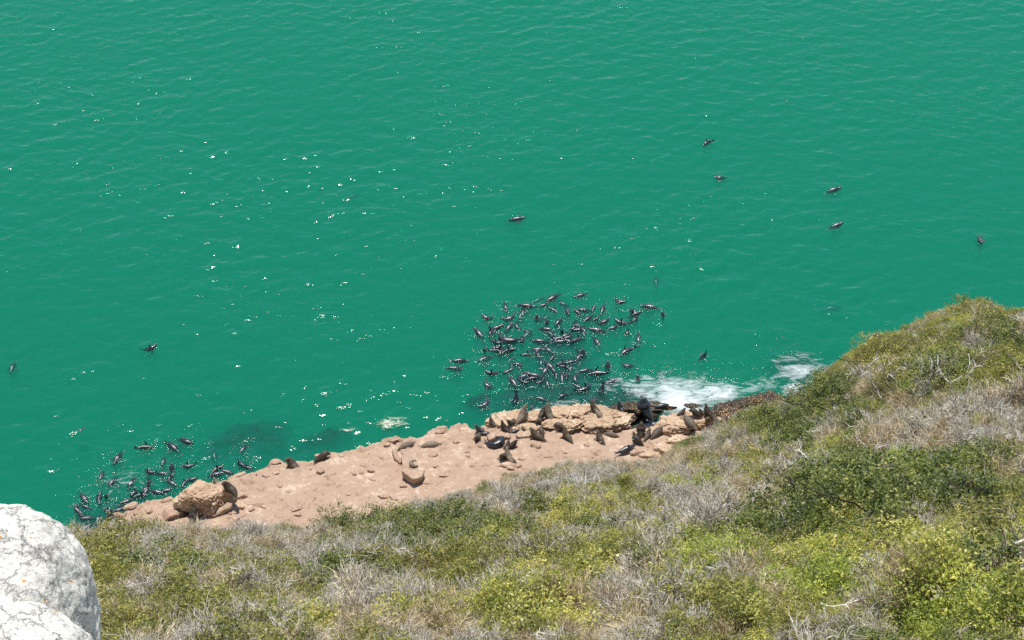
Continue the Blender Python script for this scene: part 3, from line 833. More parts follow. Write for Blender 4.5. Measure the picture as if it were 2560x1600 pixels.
def twig_mesh(seed, Rr=.55, H=.7, stems=38, mat=None, rad=.0105, up=.05, subs=4):
    r = random.Random(seed); b = PB()
    for k in range(stems):
        az = r.uniform(0, 6.283); el = r.uniform(.15, 1.45)
        d = Vector((math.cos(az) * math.cos(el), math.sin(az) * math.cos(el), math.sin(el) * 1.0)).normalized()
        L = (Rr * math.cos(el) ** 2 + H * math.sin(el) ** 2) * r.uniform(.7, 1.15)
        p0 = Vector((r.gauss(0, Rr * .16), r.gauss(0, Rr * .16), 0))
        pts, dd = wander(r, p0, d, L, 4, .22, up)
        t = r.random()
        b.stick(pts, rad * r.uniform(.9, 1.5), rad * .55, t)
        for q in range(subs):
            pk = pts[r.randint(2, 4)]
            d2 = (dd + Vector((r.gauss(0, .6), r.gauss(0, .6), r.gauss(.15, .4)))).normalized()
            p2, _ = wander(r, pk, d2, L * r.uniform(.2, .45), 2, .3, up)
            b.stick(p2, rad * .75, rad * .4, min(1, max(0, t + r.uniform(-.25, .3))))
    return b.mesh('twigs', mat)

def leaf_mesh(seed, Rr=.6, H=.75, clumps=30, per=15, L=.082, mat=None, spread=.085, shell=.7):
    r = random.Random(seed); b = PB()
    for k in range(clumps):
        az = r.uniform(0, 6.283); ce = r.uniform(.02, 1.0)
        el = math.asin(ce)
        rad = r.uniform(shell, 1.0) if r.random() < .8 else r.uniform(.3, .8)
        c = Vector((math.cos(az) * math.cos(el) * Rr, math.sin(az) * math.cos(el) * Rr, H * (.12 + .88 * math.sin(el)))) * rad
        out = Vector((c.x / Rr, c.y / Rr, c.z / H + .25)).normalized()
        tb = r.uniform(.1, .75)
        for q in range(per):
            p = c + Vector((r.gauss(0, spread), r.gauss(0, spread), r.gauss(0, spread * .7)))
            if p.z < 0: p.z = abs(p.z)
            n = (out * .8 + Vector((r.gauss(0, .6), r.gauss(0, .6), r.gauss(.2, .6)))).normalized()
            l = L * r.uniform(.65, 1.35)
            b.leaf(p, n, l, l * r.uniform(.4, .6), min(1, max(0, tb + r.gauss(0, .2))), r)
    return b.mesh('foliage', mat)

def stem_mesh(seed, Rr=.6, H=.75, n=9, mat=None, rad=.022):
    r = random.Random(seed); b = PB()
    for k in range(n):
        az = r.uniform(0, 6.283); el = r.uniform(.5, 1.3)
        d = Vector((math.cos(az) * math.cos(el), math.sin(az) * math.cos(el), math.sin(el)))
        L = (Rr + H) * .5 * r.uniform(.8, 1.1)
        pts, dd = wander(r, Vector((r.gauss(0, .05), r.gauss(0, .05), -.05)), d, L, 5, .2, .02)
        t = r.random(); b.stick(pts, rad, rad * .35, t)
        for q in range(4):
            p2, _ = wander(r, pts[r.randint(2, 5)], (dd + Vector((r.gauss(0, .7), r.gauss(0, .7), r.gauss(0, .5)))).normalized(), L * .4, 3, .3)
            b.stick(p2, rad * .5, rad * .2, t)
    return b.mesh('branches', mat)

def snag_mesh(seed, H=1.6, mat=None, rad=.045, n=2, lean=.6):
    """a bare forked branch with crooked limbs"""
    r = random.Random(seed); b = PB()
    def grow(p, d, L, rd, lev):
        pts, dd = wander(r, p, d, L, 5, .17, .03)
        b.stick(pts, rd, rd * .55, r.random())
        if lev < 3:
            for q in range(r.randint(2, 3)):
                d2 = (dd + Vector((r.gauss(0, .65), r.gauss(0, .65), r.gauss(.1, .4)))).normalized()
                grow(pts[r.randint(3, 5)], d2, L * r.uniform(.5, .75), rd * .55, lev + 1)
    for k in range(n):
        az = r.uniform(0, 6.283)
        grow(Vector((r.gauss(0, .06), r.gauss(0, .06), -.1)), Vector((math.cos(az) * lean, math.sin(az) * lean, 1)).normalized(), H * .5, rad, 0)
    return b.mesh('branches', mat)

TW = [twig_mesh(1, mat=M_TGREY), twig_mesh(2, .7, .55, 52, M_TGREY), twig_mesh(3, .5, .85, 44, M_TGREY)]
TD = [twig_mesh(5, .55, .6, 55, M_TDRY, .008), twig_mesh(6, .7, .45, 55, M_TDRY, .008)]
GR = [twig_mesh(8, .35, .5, 60, M_TDRY, .004, .1, 1)]
LD = [leaf_mesh(11, mat=M_LDARK), leaf_mesh(12, .75, .65, 34, 15, .088, M_LDARK)]
LO = [leaf_mesh(13, mat=M_LOLIVE), leaf_mesh(14, .7, .6, 32, 14, .075, M_LOLIVE)]
LY = [leaf_mesh(15, mat=M_LYELL, L=.08), leaf_mesh(16, .6, .85, 28, 14, .078, M_LYELL)]
LB = [leaf_mesh(17, mat=M_LBRIGHT, L=.068), leaf_mesh(18, .7, .6, 32, 17, .066, M_LBRIGHT)]
LS = [leaf_mesh(19, .55, .6, 10, 12, .075, M_LOLIVE, .09)]
ST = [stem_mesh(21, mat=M_TGREY), stem_mesh(22, mat=M_TDARK)]
SN = [snag_mesh(s_, mat=M_TWHITE, n=1 + s_ % 2) for s_ in (31, 32, 33, 34)]
WB = [twig_mesh(41, .8, .8, 60, M_TWHITE, .016, .0, 4)]

# ------------------------------------------------------------------ scrub: the continuous cover (stuff), geometry-node instances
# patches where a colour of shrub dominates: px, py, rx, ry, kind
PATCH = [(1060,1355,290,70,'D'),(2130,1290,190,85,'D'),(2090,1030,70,90,'D'),(2250,880,170,70,'O'),(2400,820,130,60,'O'),(1960,1080,120,60,'D'),(2060,930,70,60,'O'),(2480,950,90,80,'O'),(2330,1210,200,90,'D'),
         (1450,1310,95,60,'Y'),(1330,1540,170,80,'Y'),(1400,1460,150,60,'O'),(2330,1420,300,70,'Y'),(2420,1500,250,110,'B'),(1800,1420,110,45,'B'),(2050,1500,180,70,'B'),(1900,1560,220,60,'O'),
         (780,1580,110,35,'Y'),(620,1440,120,60,'O'),(330,1390,120,45,'O'),(1160,1450,180,60,'O'),(260,1520,90,110,'O'),(1800,1180,110,45,'O'),(1700,1230,90,30,'B'),(560,1560,120,40,'O'),(820,1470,90,45,'D'),(1560,1230,60,35,'O'),
         (2200,1240,90,40,'D'),(2500,1330,90,70,'O'),(980,1560,100,40,'Y'),(2540,780,60,40,'O'),(1620,1290,90,40,'O'),(420,1450,80,40,'D'),(1480,1390,130,40,'Y')]
DRYP = [(640,1345,420,32),(1050,1290,200,30),(1500,1195,260,38),(1725,1185,110,60),(1330,1240,150,40),(800,1330,120,25),(2240,1140,120,50)]
GREY = [(1750,1300,110,70),(2240,1120,110,45),(1050,1290,160,40),(500,1370,250,45),(1850,1210,160,35),(1350,1210,220,40),(700,1400,180,45),(900,1530,250,60),(1650,1510,150,60),(2450,1080,140,60),(1200,1270,150,40),(400,1330,180,20)]
tri = np.concatenate([HF[:, [0, 1, 2]], HF[:, [0, 2, 3]]])
A = HV[tri[:, 0]]; Bv = HV[tri[:, 1]]; Cv = HV[tri[:, 2]]
nrm = np.cross(Bv - A, Cv - A); area = np.linalg.norm(nrm, axis=1) / 2
cen = (A + Bv + Cv) / 3
v = cen - np.array([0, 0, CAM_H]); wv = v @ np.array(FW)
tpx = 1280 + FPX * v[:, 0] / wv; tpy = 800 - FPX * (v @ np.array(UP)) / wv
near_rim = cen[:, 2] > 3.2
okm = (tpx > -1100) & (tpx < 4400) & (tpy < 2100) & (wv > 12) & near_rim
area = np.where(okm, area, 0)
NS = 44000
rs = np.random.default_rng(77)
pick = rs.choice(len(tri), NS, p=area / area.sum())
u1 = np.sqrt(rs.random(NS)); u2 = rs.random(NS)
P = A[pick] * (1 - u1)[:, None] + Bv[pick] * (u1 * (1 - u2))[:, None] + Cv[pick] * (u1 * u2)[:, None]
vv = P - np.array([0, 0, CAM_H]); wv = vv @ np.array(FW)
spx = 1280 + FPX * vv[:, 0] / wv; spy = 800 - FPX * (vv @ np.array(UP)) / wv
SRC = TW + TD + GR + LD + LO + LY + LB + LS
iTW, iTD, iGR, iLD, iLO, iLY, iLB, iLS = 0, 3, 5, 6, 8, 10, 12, 14
kinds = np.zeros(NS, int)
pn = LN.fbm(P[:, 0] * .16, P[:, 1] * .16, 3); pn2 = LN2.fbm(P[:, 0] * .3 + 7, P[:, 1] * .3, 3)
from mathutils.kdtree import KDTree
NL = 2800
lp = rs.choice(NS, NL, replace=False)
kd = KDTree(NL)
for j in range(NL): kd.insert(Vector(P[lp[j]]), j)
kd.balance()
near_l = np.zeros(NS, int); dl = np.zeros(NS)
for i in range(NS):
    _, j, d_ = kd.find(Vector(P[i])); near_l[i] = j; dl[i] = d_
lump_h = rs.uniform(.1, 1.0, NL) ** 1.3
lrand = rs.random(NL)
order = np.concatenate([lp, np.setdiff1d(np.arange(NS), lp)])
lump_kind = np.full(NL, -1)
for i in order:
    q = rs.random(); k = None
    j = near_l[i]
    if lump_kind[j] >= 0 and q < .50:
        kinds[i] = lump_kind[j]; continue
    q = rs.random()
    for gx_, gy_, rx, ry in GREY:
        if ((spx[i] - gx_) / rx) ** 2 + ((spy[i] - gy_) / ry) ** 2 < 1 and q < .62:
            k = iTW + rs.integers(3) if rs.random() < .75 else iTD + rs.integers(2); break
    if k is None:
        for gx_, gy_, rx, ry in DRYP:
            if ((spx[i] - gx_) / rx) ** 2 + ((spy[i] - gy_) / ry) ** 2 < 1 and q < .6:
                k = iTD + rs.integers(3); break
    if k is None:
        for gx_, gy_, rx, ry, kk in PATCH:
            e = ((spx[i] - gx_) / rx) ** 2 + ((spy[i] - gy_) / ry) ** 2
            if e + pn2[i] * 2.6 < 1 and q < .56:
                k = {'D': iLD, 'O': iLO, 'Y': iLY, 'B': iLB}[kk] + rs.integers(2); break
    if k is None:
        g = pn[i] + .25 * (spx[i] - 1500) / 2600
        if g > -.02: k = rs.choice([iLO, iLO + 1, iLS, iLY, iTW, iTW + 1, iTW + 2, iTD, iTD + 1, iLB, iLD])
        else: k = rs.choice([iTW, iTW + 1, iTW + 2, iTW, iTD, iTD + 1, iTD, iLS, iLO + 1, iLO, iLD, iGR])
    kinds[i] = k
    if lump_kind[j] < 0: lump_kind[j] = k
rad_l = 1.15
dome = lump_h[near_l] * np.clip(1 - (dl / rad_l) ** 2, 0, 1)
dist = np.linalg.norm(vv, axis=1)
scale = rs.uniform(.55, 1.15, NS) * np.where(spy > 1560, .85, 1)
rim_d = np.interp(spx, RIM[:, 0], RIM[:, 1])
fade_ = np.clip(.45 + (spy - rim_d) / 90, .4, 1.0)
scale *= fade_ * (.62 + .5 * dome)
P = P + np.stack([0 * dome, 0 * dome, dome * .75 * fade_ * np.where(spy > 1500, .7, 1)], -1)
nrmv = nrm[pick]; nrmv = nrmv / np.linalg.norm(nrmv, axis=1)[:, None]
nrmv = np.where(nrmv[:, 2:3] < 0, -nrmv, nrmv)
def rot_from(nv, yaw):
    up = (Vector((0, 0, 1)) * .75 + Vector(nv) * .5).normalized()
    return (up.to_track_quat('Z', 'Y') @ Quaternion((0, 0, 1), yaw)).to_euler()
rots = np.array([tuple(rot_from(nrmv[i], rs.random() * 6.283)) for i in range(NS)])

src_col = bpy.data.collections.new('scrub_sources')       # never linked to the scene: only a list for the node below
for i, me_ in enumerate(SRC):
    src_col.objects.link(bpy.data.objects.new('tuft_%02d' % i, me_))
def scatter(name, pts_, rots_, scale_, kinds_):
    me = bpy.data.meshes.new(name)
    me.vertices.add(len(pts_)); me.vertices.foreach_set('co', np.ascontiguousarray(pts_, np.float32).ravel())
    for an, ty, da, key in (('rot', 'FLOAT_VECTOR', rots_, 'vector'), ('scl', 'FLOAT', scale_, 'value'), ('kindex', 'INT', kinds_, 'value')):
        a_ = me.attributes.new(an, ty, 'POINT')
        a_.data.foreach_set(key, np.ascontiguousarray(da, np.int32 if ty == 'INT' else np.float32).ravel())
    o = link(name, me)
    ng = bpy.data.node_groups.new(name, 'GeometryNodeTree')
    ng.interface.new_socket('Geometry', in_out='INPUT', socket_type='NodeSocketGeometry')
    ng.interface.new_socket('Geometry', in_out='OUTPUT', socket_type='NodeSocketGeometry')
    gi = ng.nodes.new('NodeGroupInput'); go = ng.nodes.new('NodeGroupOutput')
    ci = ng.nodes.new('GeometryNodeCollectionInfo'); ci.inputs['Collection'].default_value = src_col
    ci.inputs['Separate Children'].default_value = True; ci.inputs['Reset Children'].default_value = True
    ip = ng.nodes.new('GeometryNodeInstanceOnPoints'); ip.inputs['Pick Instance'].default_value = True
    def na(nm, ty):
        n = ng.nodes.new('GeometryNodeInputNamedAttribute'); n.data_type = ty; n.inputs['Name'].default_value = nm
        return n.outputs['Attribute']
    L_ = ng.links.new
    L_(gi.outputs[0], ip.inputs['Points']); L_(ci.outputs[0], ip.inputs['Instance'])
    L_(na('kindex', 'INT'), ip.inputs['Instance Index']); L_(na('rot', 'FLOAT_VECTOR'), ip.inputs['Rotation']); L_(na('scl', 'FLOAT'), ip.inputs['Scale'])
    L_(ip.outputs[0], go.inputs[0])
    md = o.modifiers.new('scatter', 'NODES'); md.node_group = ng
    return tag(o, kind='stuff')
scatter('coastal_scrub', P, rots, scale, kinds)

# ------------------------------------------------------------------ shrubs one can point at
PLANTS = []
def shrub(kind, px, py, size, label=None, yaw=None, squash=1.0):
    """px, py: foot of the plant"""
    b = cast(px, py, [HILL])
    r = random.Random(int(px * 7 + py * 3))
    name = {'dark': 'leafy_shrub', 'olive': 'leafy_shrub', 'yellow': 'leafy_shrub', 'bright': 'leafy_shrub', 'grey': 'twiggy_shrub', 'dry': 'twiggy_shrub', 'white': 'bleached_shrub', 'snag': 'dead_branch'}[kind]
    if kind not in ('snag',): size *= 1.12
    e = link(name, None); e.location = b + Vector((0, 0, (.12 * size if kind in ('dark', 'olive', 'yellow', 'bright') else 0) - .04))
    e.rotation_euler = (r.uniform(-.12, .12), r.uniform(-.12, .12), r.uniform(0, 6.283) if yaw is None else yaw)
    e.scale = (size, size, size * squash)
    leafy = kind in ('dark', 'olive', 'yellow', 'bright')
    src = {'dark': LD, 'olive': LO, 'yellow': LY, 'bright': LB, 'grey': TW, 'dry': TD}.get(kind)
    if src:
        if leafy: link('branches', ST[0 if r.random() < .5 else 1], e).scale = (.75, .75, .7)
        n_ = max(2, int(round(size ** 1.9 * 1.1)))
        base_s = min(.9, 1.15 / size)
        for q in range(n_):
            c_ = link('foliage' if leafy else 'branches', src[r.randint(0, 1)], e)
            ang = q * 2.4 + r.uniform(-.4, .4); rad_ = (q / n_) ** .5 * (1 - base_s * .75) * .62
            lift_ = max(0.0, 1 - (rad_ / .62) ** 2) * (1 - base_s) * .62 * r.uniform(.5, 1)
            c_.location = (math.cos(ang) * rad_, math.sin(ang) * rad_, lift_ if leafy else lift_ * .3)
            c_.rotation_euler = (r.uniform(-.3, .3), r.uniform(-.3, .3), r.uniform(0, 6.28))
            k_ = base_s * r.uniform(.85, 1.15)
            c_.scale = (k_, k_, k_)
    elif kind == 'white':
        link('branches', WB[0], e)
    else:
        link('branches', SN[r.randint(0, 3)], e)
    tag(e, label, 'dead branch' if kind == 'snag' else 'shrub', None)
    PLANTS.append((e, kind, px, py, size))
    return e

HAND = [
    ('white', 1455, 1252, 1.5, 'bleached white bare shrub standing out on the dry scrub below the shelf'),
    ('dark', 850, 1350, 2.3, 'dark leafy shrub at the left end of the long dark green thicket'), ('dark', 960, 1338, 2.2, 'dark leafy shrub with grey stems in the middle left of the long thicket'),
    ('dark', 1080, 1345, 2.2, 'dark leafy shrub in the middle of the long dark green thicket'), ('dark', 1180, 1330, 2.0, 'dark leafy shrub at the right end of the long dark green thicket'),
    ('dark', 1015, 1395, 1.7, 'dark low shrub just above the forked white branch'),
    ('dark', 2020, 1312, 2.3, 'dark leafy shrub at the left of the big dark clump on the right slope'), ('dark', 2095, 1318, 2.4, 'dark leafy shrub in the heart of the big dark clump'),
    ('dark', 2180, 1318, 2.3, 'dark leafy shrub at the right of the big dark clump'), ('dark', 2010, 1372, 1.5, 'small dark shrub below the left foot of the big dark clump'),
    ('dark', 2085, 1055, 3.4, 'tall dark bushy tree with black shade under it on the spur'), ('dark', 2040, 1050, 2.8, 'dark rounded bush left against the tall dark bushy tree'),
    ('dark', 1950, 1110, 3.0, 'broad green bush low on the spur above the dead white fork'), ('dark', 1985, 1155, 2.4, 'dark green bush below the broad green bush on the spur'),
    ('olive', 2200, 930, 2.8, 'olive bush on the seaward brow of the spur'), ('olive', 2235, 985, 2.4, 'olive bush with dark hollow under it, middle of the spur'),
    ('dark', 2340, 990, 2.6, 'dark bush behind the white fork on the spur'), ('olive', 2425, 815, 1.9, 'rounded olive bush at the very top of the spur'),
    ('olive', 2480, 860, 2.6, 'yellowish bush just below the top of the spur'), ('dark', 2520, 910, 2.6, 'dark bush at the right picture edge on the spur'),
    ('olive', 1858, 1082, 1.7, 'olive bush at the shore end of the spur beside the wet rock'), ('olive', 1912, 1070, 1.9, 'olive bush next to the shore end of the spur'),
    ('olive', 1440, 1345, 1.9, 'fresh green shrub below the bleached white shrub'), ('yellow', 1400, 1300, 1.5, 'yellowish shrub left below the bleached white shrub'),
    ('yellow', 1350, 1540, 1.1, 'bright yellow leaved shrub at the bottom centre'), ('yellow', 1300, 1580, 1.0, 'yellow shrub at the bottom edge, centre'), ('yellow', 1440, 1500, 1.1, 'yellow green shrub right above the bottom yellow shrub'),
    ('olive', 1160, 1490, 1.3, 'olive shrub left of the yellow shrubs at bottom centre'), ('olive', 1230, 1430, 1.4, 'olive shrub above the bottom centre yellow shrubs'),
    ('dark', 790, 1490, 1.2, 'dark small shrub low on the left slope'), ('dark', 960, 1470, 1.2, 'dark brown green shrub with twigs through it, lower middle left'),
    ('olive', 620, 1470, 1.5, 'green leafy shrub, lower left, right of the white boulder'), ('olive', 560, 1580, 1.1, 'olive shrub near the bottom edge right of the white boulder'),
    ('yellow', 780, 1590, 1.0, 'bright yellow shrub at the bottom edge, left half'), ('yellow', 975, 1575, .9, 'tall narrow yellow green shrub at the bottom edge'),
    ('olive', 300, 1400, 1.9, 'olive shrub right behind the white boulder'), ('dark', 420, 1420, 1.6, 'dark leafy shrub on the left slope below the big craggy boulder'),
    ('yellow', 2330, 1440, 1.3, 'yellow shrub high in the bright patch at lower right'), ('yellow', 2270, 1420, 1.2, 'yellow shrub at the left of the bright patch, lower right'),
    ('yellow', 2150, 1440, 1.2, 'small upright yellow shrub below the big dark clump'), ('dark', 2470, 1470, 1.3, 'dark hollow shrub in the bright green at lower right'),
    ('bright', 2400, 1530, 1.1, 'bright green shrub in the lower right corner'), ('bright', 2500, 1560, 1.1, 'bright green shrub nearest the lower right corner'),
    ('bright', 1810, 1440, 1.5, 'fresh green mound left of the small upright yellow shrub'), ('bright', 1740, 1510, 1.1, 'bright green shrub at lower right of centre'),
    ('yellow', 1880, 1580, .9, 'golden shrub at the bottom edge, right of centre'), ('olive', 1800, 1590, .9, 'olive shrub at the bottom edge, right of centre'),
    ('grey', 1730, 1330, 2.2, 'big pale grey twiggy shrub left of the big dark clump'), ('grey', 1830, 1325, 2.1, 'pale grey twiggy shrub between grey scrub and the big dark clump'),
    ('dry', 2260, 1140, 2.6, 'rounded brown dry bush on the bare ground of the spur'), ('dry', 2220, 1130, 2.3, 'brown dry bush beside the bare ground patch'),
    ('olive', 1810, 1305, 1.6, 'crooked green topped shrub among grey twigs'), ('dark', 1500, 1350, 1.4, 'dark green shrub right of the fresh green shrub'),
    ('snag', 1060, 1435, 1.0, 'white forked dead branch below the long dark thicket'), ('snag', 1985, 1220, 1.3, 'upright white twin dead stems on the spur foot'), ('snag', 2365, 1010, 1.9, 'white dead fork leaning on the spur'),
    ('snag', 2215, 1010, 1.6, 'thin white dead branch left of the leaning fork'), ('snag', 2180, 1165, 1.2, 'small pale dead fork below the brown dry bush'), ('snag', 1850, 1345, 1.3, 'crooked pale bare stems in the grey twiggy hollow'),
    ('snag', 2090, 1545, .9, 'white dead branch forking over green shrubs at lower right'), ('snag', 2290, 1450, .9, 'bent white dead branch beside the yellow shrubs'), ('snag', 1600, 1520, .8, 'pale bare stem at lower centre right'),
    ('snag', 1050, 1262, 1.2, 'dark bare branch against the tan shelf')]
for a in HAND:
    shrub(*a)
# more shrubs between them, each its own object
ra = random.Random(9)
AUTO = 0
tries = 0
while AUTO < 120 and tries < 4000:
    tries += 1
    px = ra.uniform(230, 2550)
    rim = float(np.interp(px, RIM[:, 0], RIM[:, 1]))
    py = rim + 45 + (1590 - rim - 45) * ra.random() ** 1.1
    if any(abs(px - q[2]) < 50 and abs(py - q[3]) < 26 for q in PLANTS): continue
    kk = None
    for gx_, gy_, rx, ry, k_ in PATCH:
        if ((px - gx_) / rx) ** 2 + ((py - gy_) / ry) ** 2 < 1: kk = {'D': 'dark', 'O': 'olive', 'Y': 'yellow', 'B': 'bright'}[k_]; break
    if kk is None: kk = ra.choice(['grey', 'grey', 'grey', 'dry', 'olive'])
    fade = (py - rim) / (1600 - rim)
    shrub(kk, px, py, ra.uniform(1.3, 1.9) * (1 - .45 * fade) , None, None, ra.uniform(.8, 1.05))
    AUTO += 1
nk = {'dark': 'dark green leafy shrub', 'olive': 'olive leafy shrub', 'yellow': 'yellow leaved shrub', 'bright': 'bright green leafy shrub', 'grey': 'pale grey twiggy shrub', 'dry': 'brown dry twiggy shrub'}
hand_pts = [(h[1], h[2], h[4]) for h in HAND]
used = {h[4] for h in HAND}
for e, kind, px, py, size in PLANTS:
    if e.get('label'): continue
    c = sorted(hand_pts, key=lambda h: (h[0] - px) ** 2 + 4 * (h[1] - py) ** 2)
    ok = False
    for h in c[:6]:
        dx, dy = px - h[0], py - h[1]
        d_ = ('right of' if dx > 0 else 'left of') if abs(dx) > 1.6 * abs(dy) else (('below' if dy > 0 else 'above'))
        base = h[2]
        w_ = base.split()
        short = ' '.join(w_[:11])
        for sz in ('', 'small ' if size < 1.1 else 'large '):
            lab = f'{sz}{nk[kind]} {d_} the {short}'
            ws = lab.split()
            while len(ws) > 16: ws.pop()
            while ws[-1] in ('the', 'of', 'in', 'on', 'at', 'with', 'and', 'to', 'a', 'its', 'above', 'below', 'right', 'left', 'just', 'against', 'under', 'beside', 'behind', 'lower', 'bottom', 'white', 'big', 'long', 'dark'): ws.pop()
            lab = ' '.join(ws)
            if lab not in used:
                e['label'] = lab; used.add(lab); ok = True; break
        if ok: break
    if not ok: e['label'] = f'{nk[kind]} among many alike on the slope'
for e, kind, *_ in PLANTS:
    e['group'] = {'snag': 'bare dead branches on the slope'}.get(kind, 'shrubs on the slope')

white_boulder('boulder', -45, 1575, 20.0, 3, (1.30, 1.25, 1.52), 'big white weathered boulder with grey and orange lichen in the lower left corner', 0, (0, 0))
white_boulder('boulder', 25, 1755, 18.4, 8, (1.0, 1.0, 1.05), 'lower white boulder below the crack at the bottom left corner', 40, (0, 0))

# ------------------------------------------------------------------ seals: meshes
def catmull(pts, n):
    pts = [Vector(p) for p in pts]
    ext = [pts[0] * 2 - pts[1]] + pts + [pts[-1] * 2 - pts[-2]]
    out = []
    segs = len(pts) - 1
    for i in range(n):
        u = i / (n - 1) * segs
        k = min(int(u), segs - 1); t = u - k
        p0, p1, p2, p3 = ext[k:k + 4]
        out.append(.5 * ((2 * p1) + (p2 - p0) * t + (2 * p0 - 5 * p1 + 4 * p2 - p3) * t * t + (3 * p1 - p0 - 3 * p2 + p3) * t ** 3))
    return out

PROF_S = [0, .06, .18, .34, .5, .62, .72, .80, .86, .91, .955, 1.0]
PROF_R = [.035, .085, .16, .22, .25, .245, .20, .145, .115, .112, .07, .035]

def tube(bm, pts, ws, hs, side, seg=14):
    rings = []
    n = len(pts)
    for k, p in enumerate(pts):
        d = (pts[min(k + 1, n - 1)] - pts[max(k - 1, 0)]).normalized()
        sx = (side - d * side.dot(d)).normalized()
        uz = sx.cross(d) * -1
        rings.append([bm.verts.new(p + sx * math.cos(a) * ws[k] + uz * math.sin(a) * hs[k]) for a in [6.28318 * q / seg for q in range(seg)]])
    for a, b in zip(rings[:-1], rings[1:]):
        for q in range(seg):
            bm.faces.new((a[q], a[(q + 1) % seg], b[(q + 1) % seg], b[q]))
    bm.faces.new(rings[0][::-1]); bm.faces.new(rings[-1])

def flipper(bm, root, d1, d2, L, chord_dir, ch, th=.036):
    root = Vector(root); d1 = Vector(d1).normalized(); d2 = Vector(d2).normalized(); c = Vector(chord_dir).normalized()
    pts = catmull([root - d1 * .10, root, root + d1 * L * .5, root + d1 * L * .5 + d2 * L * .5], 9)
    prof = [.75, .85, .95, 1, 1, .95, .82, .6, .25]
    tube(bm, pts, [ch * .5 * q for q in prof], [th * (.95 - .45 * i / 8) for i in range(9)], c, 10)

def seal_mesh(name, spine, fore, hind, fat=1.0, neck=1.0, roll=0.0):
    """spine: tail -> nose; fore/hind: flipper tuples"""
    bm = bmesh.new()
    N = 40
    pts = catmull(spine, N)
    L = [0]
    for a, b in zip(pts[:-1], pts[1:]): L.append(L[-1] + (b - a).length)
    ss = [l / L[-1] for l in L]
    rad = [float(np.interp(s_, PROF_S, PROF_R)) for s_ in ss]
    ws, hs = [], []
    for s_, r_ in zip(ss, rad):
        k = fat * (neck if .55 < s_ < .86 else 1) if s_ < .86 else (.9 + .1 * fat)
        ws.append(r_ * k * 1.04); hs.append(r_ * k * .96)
    tube(bm, pts, ws, hs, Vector((0, 1, 0)), 18)
    for f in fore + hind: flipper(bm, *f)
    # ears and muzzle
    hd = pts[int(N * .895)]; fwd = (pts[-1] - pts[-5]).normalized()
    for sg in (-1, 1):
        e0 = hd + Vector((0, sg * .105, .03))
        tube(bm, [e0, e0 + Vector((-.02, sg * .04, .0)) - fwd * .03, e0 - fwd * .09 + Vector((0, sg * .05, 0))], [.022, .02, .008], [.022, .02, .008], Vector((0, 0, 1)), 6)
    bmesh.ops.recalc_face_normals(bm, faces=bm.faces)
    me = bpy.data.meshes.new(name); bm.to_mesh(me); bm.free()
    o = bpy.data.objects.new(name, me); COL.objects.link(o)
    md = o.modifiers.new('r', 'REMESH'); md.mode = 'VOXEL'; md.voxel_size = .02; md.use_smooth_shade = True
    ms = o.modifiers.new('s', 'SMOOTH'); ms.iterations = 9; ms.factor = .5
    dg_ = bpy.context.evaluated_depsgraph_get()
    out = bpy.data.meshes.new_from_object(o.evaluated_get(dg_))
    out.name = name
    bpy.data.objects.remove(o); bpy.data.meshes.remove(me)
    return out

def rotx(v, a):
    v = Vector(v); c, s_ = math.cos(a), math.sin(a)
    return Vector((v.x, v.y * c - v.z * s_, v.y * s_ + v.z * c))

SM = {}
hind_trail = lambda x, y, z, up=0: [((x, y + .03, z), (-1, .25, up), (-1, .35, up), .36, (0, 1, .15), .13), ((x, y - .03, z), (-1, -.25, up), (-1, -.35, up), .36, (0, 1, -.15), .13)]
SM['swim'] = seal_mesh('seal', [(-.85, 0, -.06), (-.4, 0, 0), (0, 0, .02), (.4, 0, .0), (.75, 0, .05), (.98, 0, .06)],
    [((.2, .18, -.08), (-.45, 1, -.25), (-1, .5, -.1), .5, (1, .3, 0), .19), ((.2, -.18, -.08), (-.45, -1, -.25), (-1, -.5, -.1), .5, (1, -.3, 0), .19)], hind_trail(-.83, 0, -.06, -.1))
SM['glide'] = seal_mesh('seal', [(-.85, 0, -.1), (-.4, .02, -.02), (0, 0, .02), (.4, -.02, .0), (.75, 0, .0), (.95, 0, -.05)],
    [((.25, .18, -.05), (-.1, 1, -.1), (-.7, 1, .0), .58, (1, .1, 0), .21), ((.25, -.18, -.05), (-.1, -1, -.1), (-.7, -1, .0), .58, (1, -.1, 0), .21)],
    [((-.83, .03, -.1), (-1, .5, 0), (-1, .6, 0), .36, (.2, 1, .1), .14), ((-.83, -.03, -.1), (-1, -.5, 0), (-1, -.6, 0), .36, (-.2, 1, -.1), .14)])
SM['bend'] = seal_mesh('seal', [(-.7, .38, -.08), (-.4, .08, 0), (0, -.06, .03), (.38, .0, .02), (.66, .22, .06), (.82, .42, .06)],
    [((.15, .18, -.05), (-.3, 1, -.2), (-.8, .7, 0), .45, (1, .3, 0), .19), ((.2, -.22, .0), (-.3, -1, .35), (-.8, -.6, .4), .5, (1, -.3, 0), .19)],
    [((-.69, .38, -.08), (-.7, .8, .3), (-.5, 1, .5), .36, (.7, .6, .2), .13), ((-.7, .36, -.1), (-1, .5, 0), (-1, .7, 0), .36, (.6, .9, -.2), .13)])
# lying on its side in the water with one fore flipper in the air
SM['roll'] = seal_mesh('seal', [(-.72, -.12, .06), (-.4, 0, .0), (0, .04, .0), (.38, .0, .02), (.66, -.12, .1), (.84, -.22, .14)],
    [((.18, .02, .16), (-.15, .1, 1), (-.55, .1, .8), .58, (1, 0, .3), .2), ((.2, .1, -.18), (-.3, .8, -.6), (-.8, .6, -.2), .5, (1, .3, 0), .19)],
    [((-.7, -.11, .08), (-.9, -.1, .6), (-.6, -.2, 1), .38, (.5, 0, .8), .14), ((-.7, -.13, .04), (-1, -.3, .2), (-1, -.5, .3), .36, (.2, 1, .5), .13)])
